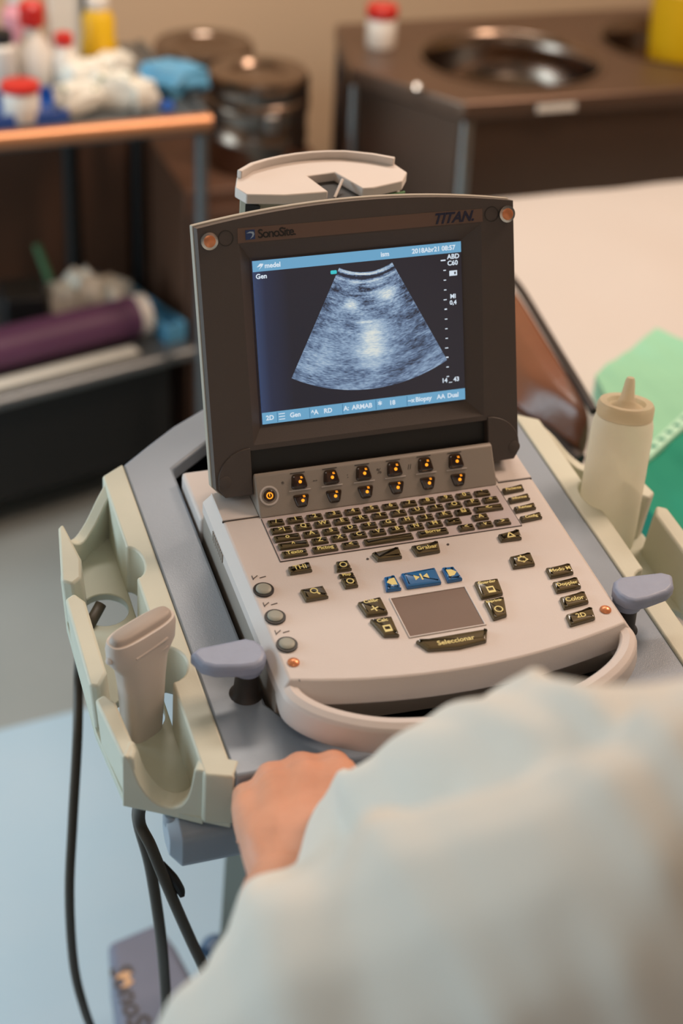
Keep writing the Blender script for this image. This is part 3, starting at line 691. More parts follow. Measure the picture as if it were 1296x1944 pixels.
# column, base
b = BM(); loft(b, [[(-.070, .20, .12), (.085, .20, .12), (.085, .33, .12), (-.070, .33, .12)], [(-.063, .13, .88), (.078, .13, .88), (.078, .24, .90), (-.063, .24, .90)]])
col_ = obj('column', b, 'colpaint', CT, bev=.01, seg=3)
b = BM(); tube(b, [(-.073, .20, .13), (-.067, .13, .87)], .010, 10, smooth=False); obj('column_edge', b, 'black', col_)
b = BM(); prism(b, rnd([(-.09, .14), (.12, .10), (.26, .36), (.16, .50), (.0, .42), (-.07, .34)], .2), .055, .14); bs_ = obj('base', b, 'navyplastic', CT, bev=.01, seg=3)
P4 = [wz(205, 1792, .15), wz(300, 1752, .15), wz(335, 1800, .15), wz(372, 1870, .15), wz(300, 1990, .15), wz(230, 1990, .15)]
q = [(p.x, p.y) for p in P4]
obj('foot_plate', loft(BM(), [at_z(q, .06), at_z(q, .148), at_z(inset(q, .006), .155)]), 'baseplate', CT, bev=.004, label='grey-blue foot plate with orange maker name')
g = textbm('SonoSite', .034, .0003, bold=.0004)
a = wz(246, 1905, .1555); d2 = (wz(262, 1960, .1555)-wz(228, 1860, .1555)); ang = math.atan2(d2.y, d2.x)
obj('foot_text', xf(g, Matrix.Translation(wz(252, 1915, .1556)) @ Matrix.Rotation(ang, 4, 'Z') @ Matrix.Scale(1.1, 4)), 'ink', CT)
g = BM(); c0 = wz(232, 1858, .1556)
prism(g, [(c0.x+x*.001, c0.y+y*.001) for x, y in [(-10, -2), (-4, 7), (6, 10), (13, 6), (8, 0), (12, -8), (4, -14), (-5, -12), (3, -6), (0, 0), (-6, 2)]], .1550, .1560); obj('foot_logo', g, 'orangeink', CT)
for x, y in ((-.15, .30), (.16, .14), (-.03, .44), (.18, .44)):
    b = BM(); tube(b, [(x-.012, y, .035), (x+.012, y, .035)], .035, 20, smooth=False); w_ = obj('castor', b, 'black', CT, bev=.003)
    b = BM(); box(b, x-.018, x+.018, y-.012, y+.012, .04, .075); obj('fork', b, 'dark', w_)
b = BM(); tube(b, [wd(395, 1812, 1.98), wd(408, 1795, 1.99), wd(425, 1805, 2.0), wd(450, 1812, 2.0)], .014, 12); obj('pedal_bar', b, 'navyplastic', CT)

# ================================================================== PROBE in the left holder
PR = root('ultrasound_probe', 'pale grey curved ultrasound probe standing head up in the left holder', 'ultrasound probe', (-.2215, -.05, -.12), 'M')
def ell(cx, cy, z, a, b_, n=28, e=2.6, yaw=0):
    out = []
    for i in range(n):
        t = 2*PI*i/n; c, s_ = math.cos(t), math.sin(t)
        x = a*abs(c)**(2/e)*(1 if c > 0 else -1); y = b_*abs(s_)**(2/e)*(1 if s_ > 0 else -1)
        out.append((cx+x*math.cos(yaw)-y*math.sin(yaw), cy+x*math.sin(yaw)+y*math.cos(yaw), z))
    return out
PY = math.radians(29)
sec = [(-.125, .008, .007), (-.11, .0125, .0095), (-.094, .0145, .0105), (-.065, .0170, .0112), (-.040, .0190, .0112), (-.024, .0215, .0110), (-.018, .0255, .0110), (-.013, .0290, .0112), (-.001, .0300, .0112), (.004, .0290, .0102)]
def lean(z): return (-.2215+(z+.08)*.02, -.037+(z-.008)*.14)
b = loft(BM(), [ell(*lean(z), z, a, bb, 32, 3.0, PY) for z, a, bb in sec])
pbody = obj('body', b, 'probe', PR, ang=60)
b = loft(BM(), [ell(*lean(z), z, a, bb, 32, 3.4, PY) for z, a, bb in [(.0035, .0272, .0078), (.0068, .0262, .0070), (.0082, .0235, .0055)]])
obj('lens', b, 'lens', PR, ang=60, label='grey rubber lens along the top')
b = BM(); cx, cy = lean(-.01); c_, s_ = math.cos(PY), math.sin(PY)
for zz in (-.016, -.008):
    p = [(cx+u*c_+.0118*s_, cy+u*s_-.0118*c_) for u in (-.014, .016)]
    tube(b, [(p[0][0]-.0005, p[0][1]+.0014, zz-.001), (p[1][0]-.0005, p[1][1]+.0014, zz+.001)], .0012, 8, smooth=False)
obj('grip_ridge', b, 'probe', pbody)
b = lathe(BM(), [(.0028, 0), (.0026, .0014), (.001, .0022)], (cx-.0295*c_, cy-.0295*s_, -.008), 14, Vector((-c_, -s_-.4, .2))); obj('marker', b, 'capwhite', pbody)
b = BM(); w0 = Vector((-.2225, -.054, -.122))
tube(b, [w0, w0+Vector((0, 0, -.03)), MFI @ wd(262, 1555, 1.33), MFI @ wd(284, 1640, 1.37), MFI @ wd(303, 1760, 1.42), MFI @ wd(312, 1850, 1.48), MFI @ wd(318, 1950, 1.54)], .0050, 12)
obj('cable', b, 'cable', PR, label='dark cable hanging below the holder')
# two more cables
b = BM(); A = MF @ Vector((-.2235, .086, -.088))
tube(b, [A+Vector((-.001, 0, .008)), MF @ Vector((-.240, .075, -.100)), wd(150, 1260, 1.50), wd(147, 1400, 1.50), wd(138, 1560, 1.52), wd(132, 1700, 1.55), wd(140, 1830, 1.60), wd(160, 1915, 1.64), wd(185, 1980, 1.7)], .0046, 12)
tag(obj('cable', b, 'cable'), 'leftmost dark cable hanging from the cart down to the floor, apart from the other two', 'cable')
b = BM()
tube(b, [MF @ Vector((-.2135, -.075, -.094)), wd(264, 1545, 1.30), wd(288, 1610, 1.31), wd(325, 1700, 1.34), wd(360, 1780, 1.38), wd(392, 1850, 1.42), wd(430, 1950, 1.5)], .0048, 12)
tag(obj('cable', b, 'cable'), 'dark cable slanting down to the right under the front of the cart', 'cable')
b = BM(); tube(b, [wd(305, 1640, 1.335), wd(328, 1668, 1.335), wd(342, 1690, 1.34), wd(346, 1703, 1.34)], [.0035, .0045, .004, .002], 10)
tag(obj('cable_tie', b, 'black'), 'short black tie end sticking out beside the slanting cable', 'cable tie')

# ================================================================== GEL BOTTLE in the right holder
bb0 = Vector((.2125, .071, -.086)); btop = MFI @ wd(1189, 765, (RZ.dot(MF @ Vector((.2125, .071, 0))-CAM)))
axv = (btop-bb0).normalized(); L_ = (btop-bb0).length
GB = root('gel_bottle', 'tall frosted translucent gel bottle with nozzle, standing in the right-hand cream holder', 'bottle', bb0, 'M')
b = lathe(BM(), [(.0235, 0), (.0255, .004), (.0262, .02), (.0262, L_-.030), (.0255, L_-.018), (.0238, L_-.011)], bb0, 36, axv); obj('body', b, 'gelbottle', GB, ang=50)
b = lathe(BM(), [(.0236, L_-.012), (.0240, L_-.010), (.0240, L_-.002), (.0225, L_+.001), (.0165, L_+.0005), (.0150, L_-.003)], bb0, 36, axv); obj('cap', b, 'gelcap', GB, ang=50)
b = lathe(BM(), [(.0150, L_-.004), (.0085, L_+.000), (.0058, L_+.006), (.0040, L_+.020), (.0030, L_+.0225), (.0012, L_+.0225)], bb0, 24, axv); obj('nozzle', b, 'gelcap', GB, ang=50)

# ================================================================== BED, BAG, DRAPE
BD = root('examination_bed', 'examination bed covered by a white sheet, to the right of the cart', 'bed', (.95, .4, 0))
b = BM(); nx, ny = 40, 60; X0, X1, Y0, Y1 = .335, 1.42, -.85, 1.262
g_ = [[None]*(ny+1) for _ in range(nx+1)]
def bedz(x, y): return .700+.010*noise.noise(Vector((x*2.2, y*2.2, 0)))+.003*noise.noise(Vector((x*9, y*7, 3)))
for i in range(nx+1):
    for j in range(ny+1):
        x = X0+(X1-X0)*i/nx; y = Y0+(Y1-Y0)*j/ny; e = min(i, j, nx-i, ny-j)
        g_[i][j] = b.verts.new((x, y, bedz(x, y)-(.012 if e == 0 else 0)))
for i in range(nx):
    for j in range(ny): b.faces.new((g_[i][j], g_[i+1][j], g_[i+1][j+1], g_[i][j+1]))
bd = [e for e in b.edges if e.is_boundary]; r = bmesh.ops.extrude_edge_only(b, edges=bd)
vs = [v for v in r['geom'] if isinstance(v, bmesh.types.BMVert)]
for v in vs: v.co.z = .50
b.faces.ensure_lookup_table()
obj('sheet', b, 'sheet', BD, ang=60)
b = BM(); box(b, X0+.008, X1-.008, Y0+.008, Y1-.008, .55, .672); obj('mattress', b, 'mattress', BD, bev=.01)
for x in (X0+.08, X1-.08):
    for y in (Y0+.1, Y1-.1):
        b = BM(); box(b, x-.02, x+.02, y-.02, y+.02, 0, .55); obj('leg', b, 'steelbright', BD, bev=.003)
# brown leather bag lying against the bed edge
BG = root('leather_bag', 'brown leather bag with dark piping, wedged between the cart and the bed', 'bag', (.36, .45, .705))
oc = [wz(968, 528, .86), wz(990, 556, .86), wz(1020, 605, .86), wz(1060, 672, .86), wz(1098, 735, .86), wz(1126, 785, .855)]
lc = [wz(925, 660, .815), wz(935, 720, .815), wz(955, 768, .815), wz(992, 800, .815), wz(1044, 822, .81), wz(1100, 872, .80)]
rows = []
for i in range(6):
    r_ = []
    for j in range(9):
        t = j/8; p = oc[i].lerp(lc[i], t); n = Vector((-.25, -.35, .9)).normalized()
        p = p+n*(.020*math.sin(PI*t)*(.4+.6*math.sin(PI*(i+.5)/6))+.005*noise.noise(Vector((i*.9, j*.7, 2))))
        r_.append(p)
    rows.append(r_)
b = BM()
tv = [[b.verts.new(p) for p in r_] for r_ in rows]; bv = [[b.verts.new(Vector((p.x+.02, p.y+.035, max(.722, p.z-.085)))) for p in r_] for r_ in rows]
for i in range(5):
    for j in range(8):
        b.faces.new((tv[i][j], tv[i+1][j], tv[i+1][j+1], tv[i][j+1])); b.faces.new((bv[i][j+1], bv[i+1][j+1], bv[i+1][j], bv[i][j]))
per = [(i, 0) for i in range(6)]+[(5, j) for j in range(1, 9)]+[(i, 8) for i in range(4, -1, -1)]+[(0, j) for j in range(7, 0, -1)]
for a_, c_2 in zip(per, per[1:]+per[:1]): b.faces.new((tv[a_[0]][a_[1]], bv[a_[0]][a_[1]], bv[c_2[0]][c_2[1]], tv[c_2[0]][c_2[1]]))
obj('body', b, 'leather', BG, sub=2, ang=80)
b = BM(); tube(b, [p+Vector((0, 0, .002)) for p in oc], .0045, 10); obj('piping', b, 'leatheredge', BG)
b = BM(); tube(b, [p+Vector((-.002, -.002, -.002)) for p in lc], .0100, 10); obj('handle', b, 'leatheredge', BG, label='thick dark rounded handle')
# surgical drape: mint fold and teal fold
DR = root('surgical_drape', 'folded green surgical drape, mint and teal, lying on the bed behind the gel bottle', 'surgical drape', (.52, .5, .70))
def slab(name, quad, nu, nv, h, m, amp=.004, under=.012, seed=0, edgefn=None):
    A_, B_, C_, D_ = quad; b = BM(); tv = []; bv = []
    for i in range(nu+1):
        ra, rb = [], []
        for j in range(nv+1):
            u, v = i/nu, j/nv; p = (A_.lerp(B_, u)).lerp(D_.lerp(C_, u), v)
            dz = amp*noise.noise(Vector((p.x*16+seed, p.y*16, seed)))+amp*.5*noise.noise(Vector((p.x*50+seed, p.y*12, seed)))
            if edgefn: p = p+edgefn(u, v)
            ra.append(b.verts.new(p+Vector((0, 0, h+dz)))); rb.append(b.verts.new(p+Vector((0, 0, h+dz-under))))
        tv.append(ra); bv.append(rb)
    for i in range(nu):
        for j in range(nv):
            b.faces.new((tv[i][j], tv[i+1][j], tv[i+1][j+1], tv[i][j+1])); b.faces.new((bv[i][j+1], bv[i+1][j+1], bv[i+1][j], bv[i][j]))
    per = [(i, 0) for i in range(nu)]+[(nu, j) for j in range(nv)]+[(i, nv) for i in range(nu, 0, -1)]+[(0, j) for j in range(nv, 0, -1)]
    for a_, c_2 in zip(per, per[1:]+per[:1]): b.faces.new((tv[a_[0]][a_[1]], bv[a_[0]][a_[1]], bv[c_2[0]][c_2[1]], tv[c_2[0]][c_2[1]]))
    return obj(name, b, m, DR, ang=60)
slab('mint_fold', [wz(1130, 712, .745), wz(1245, 622, .745), wz(1520, 730, .745), wz(1225, 900, .745)], 30, 30, .0, 'mint', .005, .028, 3)
slab('teal_fold', [wz(1185, 905, .775), wz(1330, 775, .775), wz(1560, 960, .775), wz(1296, 1062, .775)], 30, 30, .0, 'teal', .006, .045, 7)
b = BM(); h0, h1 = wz(1180, 915, .779), wz(1345, 765, .779); dd = h1-h0; pn = Vector((-dd.y, dd.x, 0)).normalized()*.011
slabp = [h0-pn*.2, h1-pn*.2, h1+pn, h0+pn]
loft(b, [[p+Vector((0, 0, -.004)) for p in slabp], [p+Vector((0, 0, .002)) for p in slabp]]); hm = obj('hem', b, 'hem', DR, label='pale hem with teal dots')
b = BM()
for i in range(9):
    p = h0.lerp(h1, .12+i*.09)+pn*.45; q_ = rnd([(p.x-.004, p.y-.0026), (p.x+.004, p.y-.0026), (p.x+.004, p.y+.0026), (p.x-.004, p.y+.0026)], .4); prism(b, q_, .7795, .7818)
obj('dots', b, 'teal', hm)

# ================================================================== BACKGROUND: sink counter
def P2(x, y, z): p = wz(x, y, z); return (p.x, p.y)
SZ = .75
SC = root('sink_counter', 'dark stainless steel counter with a round recessed basin, at the upper right', 'sink counter', (1.0, 1.8, 0))
ct = [(.675, 1.527), (1.75, 1.517), (1.75, 2.00), (.60, 2.00), (.548, 1.75)]
B1 = (.850, 1.738, .163); B2 = (1.215, 1.775, .15)
obj('worktop', plate(BM(), [ct, circ(B1[0], B1[1], B1[2], 40), circ(B2[0], B2[1], B2[2], 40)], SZ-.035, SZ), 'steeldark', SC, bev=.006, seg=3)
for k, (x, y, r_) in enumerate((B1, B2)):
    b = BM(); pr_ = [(r_+.008, .002), (r_+.004, .004), (r_-.002, .001), (r_-.005, -.03), (r_-.010, -.10), (r_-.05, -.125), (.02, -.13)]
    lathe(b, pr_, (x, y, SZ), 48, capped=False); o = obj('basin', b, 'steel', SC, ang=60, label='deep round polished basin')
    b = BM(); lathe(b, [(.024, -.131), (.024, -.127), (.015, -.126)], (x, y, SZ), 20); obj('drain', b, 'steelbright', o)
inn = inset(ct, .02)
b = BM(); loft(b, [at_z(inset(ct, .024), SZ-.036), at_z(inset(ct, .024), .12), at_z(inn, .12), at_z(inn, SZ-.036)], cap=False); obj('cabinet_side', b, 'steeldark', SC, bev=.002)
for x, y in (ct[0], ct[4], ct[1], ct[3]):
    cx, cy = x+(.012 if x < 1 else -.012), y+(.012 if y < 2 else -.012)
    b = BM(); tube(b, [(cx, cy, 0), (cx, cy, SZ-.036)], .0125, 14, smooth=False); obj('leg', b, 'steelbright', SC)
p = wz(1050, 195, SZ-.012); b = BM(); box(b, p.x-.036, p.x+.036, 1.5135, 1.517, SZ-.022, SZ-.010); obj('edge_label', b, 'white', SC, label='small white label on the front edge')
p = wz(770, 175, SZ-.01)
b = BM(); lathe(b, [(.010, 0), (.012, .006), (.006, .012)], (.618, 1.605, SZ), 18); obj('rim_knob', b, 'steelbright', SC)
def at(x, y, z): return wz(x, y, z)
def lathe_thing(name, label, cat, base, parts, group=None, ax=Vector((0, 0, 1))):
    o = root(name, label, cat, base, group=group)
    for pn_, m_, prof in parts: obj(pn_, lathe(BM(), prof, base, 28, ax), m_, o, ang=40)
    return o
lathe_thing('specimen_jar', 'white jar with red lid standing on the far left corner of the sink counter', 'jar', (at(722, 88, SZ).x, at(722, 88, SZ).y, SZ),
            [('body', 'white', [(.025, 0), (.027, .004), (.027, .052), (.024, .056)]), ('lid', 'red', [(.028, .054), (.029, .056), (.029, .072), (.026, .075)])])
pb_ = at(1312, 100, SZ)
lathe_thing('yellow_bucket', 'yellow bucket with a blue lid standing in the second basin at the right edge', 'bucket', (1.225, 1.775, SZ-.1275),
            [('body', 'yellow', [(.058, 0), (.062, .004), (.074, .220), (.076, .226)]), ('lid', 'bluecap', [(.050, .224), (.052, .230), (.050, .262), (.045, .265)])])
# wooden cabinet with two steel drums
CB = root('low_cabinet', 'low brown wooden cabinet under the steel drums, against the tan wall', 'cabinet', (.43, 1.95, 0))
CZ = .575
b = BM(); box(b, .225, .505, 1.665, 2.37, .06, CZ); obj('body', b, 'wood', CB, bev=.004)
b = BM(); box(b, .235, .363, 1.652, 1.664, .075, CZ-.03); obj('door', b, 'wood', CB, bev=.002)
b = BM(); box(b, .367, .497, 1.652, 1.664, .075, CZ-.03); obj('door', b, 'wood', CB, bev=.002)
b = BM(); box(b, .24, .49, 1.69, 2.35, 0, .06); obj('plinth', b, 'black', CB)
def drum(base, r, h, label):
    o = root('steel_drum', label, 'steel drum', base, group='steel sterilising drums')
    obj('body', lathe(BM(), [(r*.98, 0), (r, .004), (r, h*.30), (r*1.02, h*.32), (r*1.02, h*.36), (r, h*.38), (r, h*.60)], base, 48), 'steel', o, ang=50)
    ld = obj('lid', lathe(BM(), [(r*1.03, h*.60), (r*1.04, h*.62), (r*1.04, h*.74), (r*1.0, h*.76), (r*1.03, h*.79), (r*1.03, h*.93), (r*.98, h*.985), (r*.56, h), (r*.54, h*.985), (r*.50, h*.955), (.01, h*.95)], base, 48), 'steel', o, ang=50)
    b = BM(); box(b, base[0]-.012, base[0]+.012, base[1]-r*1.07, base[1]-r*.98, base[2]+h*.5, base[2]+h*.68); obj('clasp', b, 'steelbright', o, bev=.002)
drum((.386, 1.777, CZ), .088, .172, 'nearer polished steel drum with a round dished lid, in front of its twin')
drum((.350, 2.020, CZ), .092, .150, 'farther polished steel drum partly hidden behind the nearer one')
# long dark low cabinet behind the trolley
b = BM(); box(b, -2.2, .20, 2.02, 2.38, .0, .60); LC = tag(obj('storage_cabinet', b, 'wood', bev=.004), 'long brown storage cabinet standing against the wall behind the instrument trolley', 'cabinet')

# ================================================================== instrument trolley
TR = root('instrument_trolley', 'steel instrument trolley with two shelves, crowded with bottles and packets, at the upper left', 'trolley', (-.1, 1.65, 0))
TZ = .75
fr0 = Vector((-.60, 1.492)); frR = Vector((.238, 1.538)); ux = (frR-fr0).normalized(); uy = Vector((-ux.y, ux.x)); LT = (frR-fr0).length; DT = .42
def tl(a, b_): p = fr0+ux*a+uy*b_; return (p.x, p.y)
obj('top_shelf', prism(BM(), [tl(0, .008), tl(LT-.012, .008), tl(LT-.012, DT), tl(0, DT)], TZ-.028, TZ), 'trolleysteel', TR, bev=.002)
b = BM(); tube(b, [(*tl(0, 0), TZ-.006), (*tl(LT, 0), TZ-.006)], .0145, 14, smooth=False); obj('front_rail', b, 'coppertube', TR, label='copper-toned front rail')
b = BM(); tube(b, [(*tl(LT, 0), TZ-.004), (*tl(LT, DT), TZ-.004)], .008, 12, smooth=False); obj('side_rail', b, 'trolleysteel', TR)
for a_, b_2, mt_ in ((LT-.012, .012, 'trolleysteel'), (LT-.012, DT-.01, 'black'), (.01, .012, 'trolleysteel'), (.01, DT-.01, 'trolleysteel')):
    b = BM(); x, y = tl(a_, b_2); tube(b, [(x, y, .06), (x, y, TZ-.03)], .011, 12, smooth=False); l_ = obj('leg', b, mt_, TR)
    b = BM(); tube(b, [(x-.01, y, .028), (x+.01, y, .028)], .028, 18, smooth=False); obj('castor', b, 'black', l_)
b = BM(); x, y = tl(LT-.14, DT-.01); tube(b, [(x, y, .33), (x, y, TZ-.03)], .016, 12, smooth=False); obj('back_post', b, 'black', TR)
b = BM(); x, y = tl(LT-.14, DT-.01); box(b, x-.03, x+.03, y-.02, y+.005, .60, .69); obj('bracket', b, 'black', TR)
# lower shelf, set slightly askew
LZ = .30
s0 = wz(-60, 765, LZ); s1 = wz(366, 655, LZ); sx_ = Vector((s1.x-s0.x, s1.y-s0.y)).normalized(); sy_ = Vector((-sx_.y, sx_.x))
s00 = Vector((s1.x, s1.y))-sx_*.80
def sl(a, b_): p = s00+sx_*a+sy_*b_; return (p.x, p.y)
obj('lower_shelf', prism(BM(), [sl(0, 0), sl(.80, 0), sl(.80, .37), sl(0, .37)], LZ-.016, LZ), 'trolleysteel', TR, bev=.004)
b = BM(); tube(b, [(*sl(0, -.006), LZ-.010), (*sl(.80, -.006), LZ-.010)], .013, 12, smooth=False); obj('front_rail', b, 'trolleysteel', TR)
b = BM(); x, y = sl(.10, .02); box(b, .0, .0001, 0, .0001, 0, .0001); b.free()
obj('under_shelf_shade', prism(BM(), [sl(.03, .03), sl(.77, .03), sl(.77, .36), sl(.03, .36)], .07, .262), 'black', TR, bev=.004, label='black block standing in for the shade beneath the lower shelf')  # added black block that paints the dark shade under the trolley
# --- things on the top shelf
TT = TZ+.0005
def ST(name, label, cat, base, parts, group=None): return lathe_thing(name, label, cat, base, parts, group)
tr_c = [P2(-70, 254, TT), P2(128, 232, TT), P2(150, 205, TT), P2(95, 185, TT), P2(-60, 200, TT)]
o = root('blue_tray', 'shallow blue plastic tray at the left end of the trolley top', 'tray', (-.1, 1.6, TT))
obj('base', prism(BM(), tr_c, TT, TT+.004), 'bluetray', o, bev=.001); obj('rim', plate(BM(), [tr_c, inset(tr_c, .005)], TT+.0038, TT+.020), 'bluetray', o, bev=.001)
p = at(42, 226, TT+.0045)
ST('specimen_jar', 'short white jar with red lid standing in the blue tray', 'jar', (p.x, p.y, TT+.0045), [('body', 'white', [(.027, 0), (.029, .003), (.029, .046), (.027, .049)]), ('lid', 'red', [(.0305, .047), (.031, .049), (.031, .058), (.028, .060)])])
p = at(125, 165, TT)
ST('squeeze_bottle', 'slim white bottle with a small red cap behind the white packets', 'bottle', (p.x, p.y, TT), [('body', 'white', [(.021, 0), (.023, .004), (.023, .055), (.014, .068), (.012, .074)]), ('cap', 'red', [(.0155, .072), (.0155, .088), (.011, .091)])])
p = at(68, 165, TT)
ST('squeeze_bottle', 'clear white bottle with a round red cap, second from the left on the trolley', 'bottle', (p.x, p.y, TT), [('body', 'white', [(.028, 0), (.030, .004), (.030, .065), (.016, .085), (.012, .100)]), ('cap', 'red', [(.019, .104), (.021, .112), (.021, .135), (.014, .142)])])
p = at(8, 175, TT)
ST('pill_bottle', 'white bottle with a black cap at the left edge of the picture', 'bottle', (p.x, p.y, TT), [('body', 'white', [(.022, 0), (.024, .004), (.024, .075), (.018, .082)]), ('cap', 'black', [(.019, .082), (.019, .100), (.016, .102)])])
p = at(40, 105, TT)
ST('lotion_bottle', 'pink and white bottle standing behind the clear white one', 'bottle', (p.x, p.y, TT), [('body', 'pink', [(.027, 0), (.029, .004), (.029, .075), (.018, .088), (.013, .095)]), ('cap', 'white', [(.017, .094), (.017, .120), (.012, .123)])])
p = at(190, 138, TT)
yb = ST('yellow_bottle', 'yellow bottle with dark printing and a white cap on the trolley', 'bottle', (p.x, p.y, TT), [('body', 'yellow', [(.028, 0), (.0305, .004), (.0305, .052), (.0275, .062), (.0275, .095), (.020, .106), (.017, .112)]), ('cap', 'white', [(.019, .111), (.019, .128), (.015, .130)])])
b = BM()
for k_, zz in enumerate((.030, .038)):
    rings_ = [[(p.x+.0307*math.cos(a)*1.0, p.y+.0307*math.sin(a), TT+zz+dz) for a in [-1.7+.9*i/8 for i in range(9)]] for dz in (0, .005)]
    for i in range(8): b.faces.new([b.verts.new(q) for q in (rings_[0][i], rings_[0][i+1], rings_[1][i+1], rings_[1][i])])
obj('print', b, 'ink', yb)
p = at(125, 100, TT)
b = BM(); box(b, p.x-.028, p.x+.028, p.y-.018, p.y+.018, TT, TT+.125)
tag(obj('carton', b, 'white', bev=.002), 'tall white carton standing behind the red-capped bottle', 'carton')
p = at(166, 105, TT)
b = BM(); box(b, p.x-.006, p.x+.006, p.y-.01, p.y+.01, TT, TT+.12)
tag(obj('marker_pen', b, 'black', bev=.003), 'dark upright pen between the white carton and the yellow bottle', 'pen')
def crumple(name, label, cat, c, sx, sy, sz, m_, seed, rotz=0, group=None, sub=None, tilt=0):
    b = BM(); bmesh.ops.create_grid(b, x_segments=1, y_segments=1, size=.5); b.free(); b = BM()
    bmesh.ops.create_cube(b, size=1); bmesh.ops.subdivide_edges(b, edges=b.edges, cuts=5, use_grid_fill=True)
    for v in b.verts:
        n_ = noise.noise_vector(v.co*2.6+Vector((seed, seed*2, 0)))
        k_ = 1-.22*(abs(v.co.z)*2)**2
        v.co = Vector((v.co.x*sx*k_, v.co.y*sy*k_, v.co.z*sz))+Vector((n_.x*sx, n_.y*sy, n_.z*sz))*.16
    R_ = Matrix.Rotation(rotz, 4, 'Z') @ Matrix.Rotation(tilt, 4, 'X')
    xf(b, R_); mz = min(v.co.z for v in b.verts)
    xf(b, T(c[0], c[1], c[2]-mz))
    o = obj(name, b, m_, None, org=(c[0], c[1], c[2]), sub=0, ang=40)
    tag(o, label, cat, group); return o
def pkt(px, py, lab, sx, sy, sz, seed, rz, m_='paper', z=TT, cat='packet', tilt=0, green=False, group='gauze packets on the trolley'):
    p = at(px, py, z); o = crumple('gauze_packet', lab, cat, (p.x, p.y, z), sx, sy, sz, m_, seed, rz, group, tilt=tilt)
    if green:
        b = BM(); 
        for k_ in range(3):
            x_ = p.x-sx*.3+k_*sx*.3; box(b, x_-.004, x_+.004, p.y-sy*.30, p.y+sy*.18, z+sz*.96, z+sz*1.06)
        obj('print', b, 'greenink', o)
    return o
pkt(150, 212, 'crumpled white gauze packet with green print, lowest of the pile', .075, .05, .040, 1, .4, green=True)
pkt(216, 204, 'white gauze packet leaning at the front middle of the trolley top', .065, .04, .052, 2, -.3, green=True)
pkt(212, 160, 'white gauze packet behind the front ones, below the yellow bottle', .07, .05, .045, 3, .9)
pkt(160, 176, 'dark striped white packet beside the red-capped bottle', .06, .06, .045, 4, .2)
o = pkt(264, 205, 'clear crinkled package at the right of the gauze pile', .046, .05, .042, 5, .5, m_='paper')
p = at(330, 172, TT); crumple('glove_bag', 'light blue crumpled glove bag at the right end of the trolley top', 'bag', (p.x, p.y, TT), .085, .085, .040, 'lightblue', 8, .5)
p = at(318, 208, TT); b = BM(); lathe(b, [(.010, 0), (.012, .006), (.008, .013)], (p.x, p.y, TT+.0), 16); tag(obj('bottle_cap', b, 'bluecap', org=(p.x, p.y, TT)), 'small bright blue cap in front of the light blue bag', 'cap')
# --- things on the lower shelf
ra = Vector((*sl(.18, .085), LZ+.038)); rb_ = Vector((*sl(.728, .085), LZ+.038)); rd = (rb_-ra)
RL = root('vinyl_roll', 'purple roll with a white end lying on the lower trolley shelf', 'roll', (ra.x, ra.y, LZ))
b = BM(); tube(b, [ra, rb_], .037, 32, smooth=False); obj('sleeve', b, 'purple', RL)
b = BM(); tube(b, [rb_, rb_+rd.normalized()*.022], .0375, 32, smooth=False); obj('end_ring', b, 'white', RL, bev=.002)
b = BM(); tube(b, [rb_+rd.normalized()*.0221, rb_+rd.normalized()*.0235], .014, 20, smooth=False); obj('core_hole', b, 'dark', RL)
b = BM(); pa = [sl(.30, .012), sl(.70, .012), sl(.70, .040), sl(.30, .040)]
prism(b, pa, LZ+.0005, LZ+.008); tag(obj('paper_strip', b, 'paper', bev=.002), 'pale flat strip lying in front of the purple roll', 'paper strip')
ba = [sl(.760, .025), sl(.802, .025), sl(.792, .22), sl(.770, .22)]
b = BM(); plate(b, [ba, inset(ba, .006)], LZ+.0005, LZ+.035); 
o = root('blue_tray', 'light blue tray at the right end of the lower trolley shelf', 'tray', (*sl(.72, .16), LZ)); obj('rim', b, 'lightblue', o, bev=.002)
obj('base', prism(BM(), ba, LZ+.0003, LZ+.004), 'lightblue', o)
for k_, (a_, b_2, sx2, sz2, lab) in enumerate([(.635, .19, .05, .065, 'white crumpled packet left of three behind the purple roll'), (.685, .20, .05, .075, 'white crumpled packet in the middle of three behind the purple roll'), (.737, .19, .05, .06, 'white crumpled packet right of three, nearest the blue tray')]):
    x, y = sl(a_, b_2); crumple('gauze_packet', lab, 'packet', (x, y, LZ+.001), sx2, .06, sz2, 'paper', 20+k_, .3*k_, 'packets on the lower shelf')
x, y = sl(.565, .20); b = BM(); box(b, x-.038, x+.038, y-.045, y+.045, LZ+.0005, LZ+.085)
tag(obj('instrument_case', b, 'black', bev=.006), 'black case standing behind the purple roll on the lower shelf', 'case')
x, y = sl(.645, .27); b = BM(); tube(b, [(x+.02, y-.02, LZ+.006), (x-.012, y+.01, LZ+.12)], .007, 10, smooth=False)
tag(obj('green_pen', b, 'greenink'), 'slanting green pen propped against the black case', 'pen')

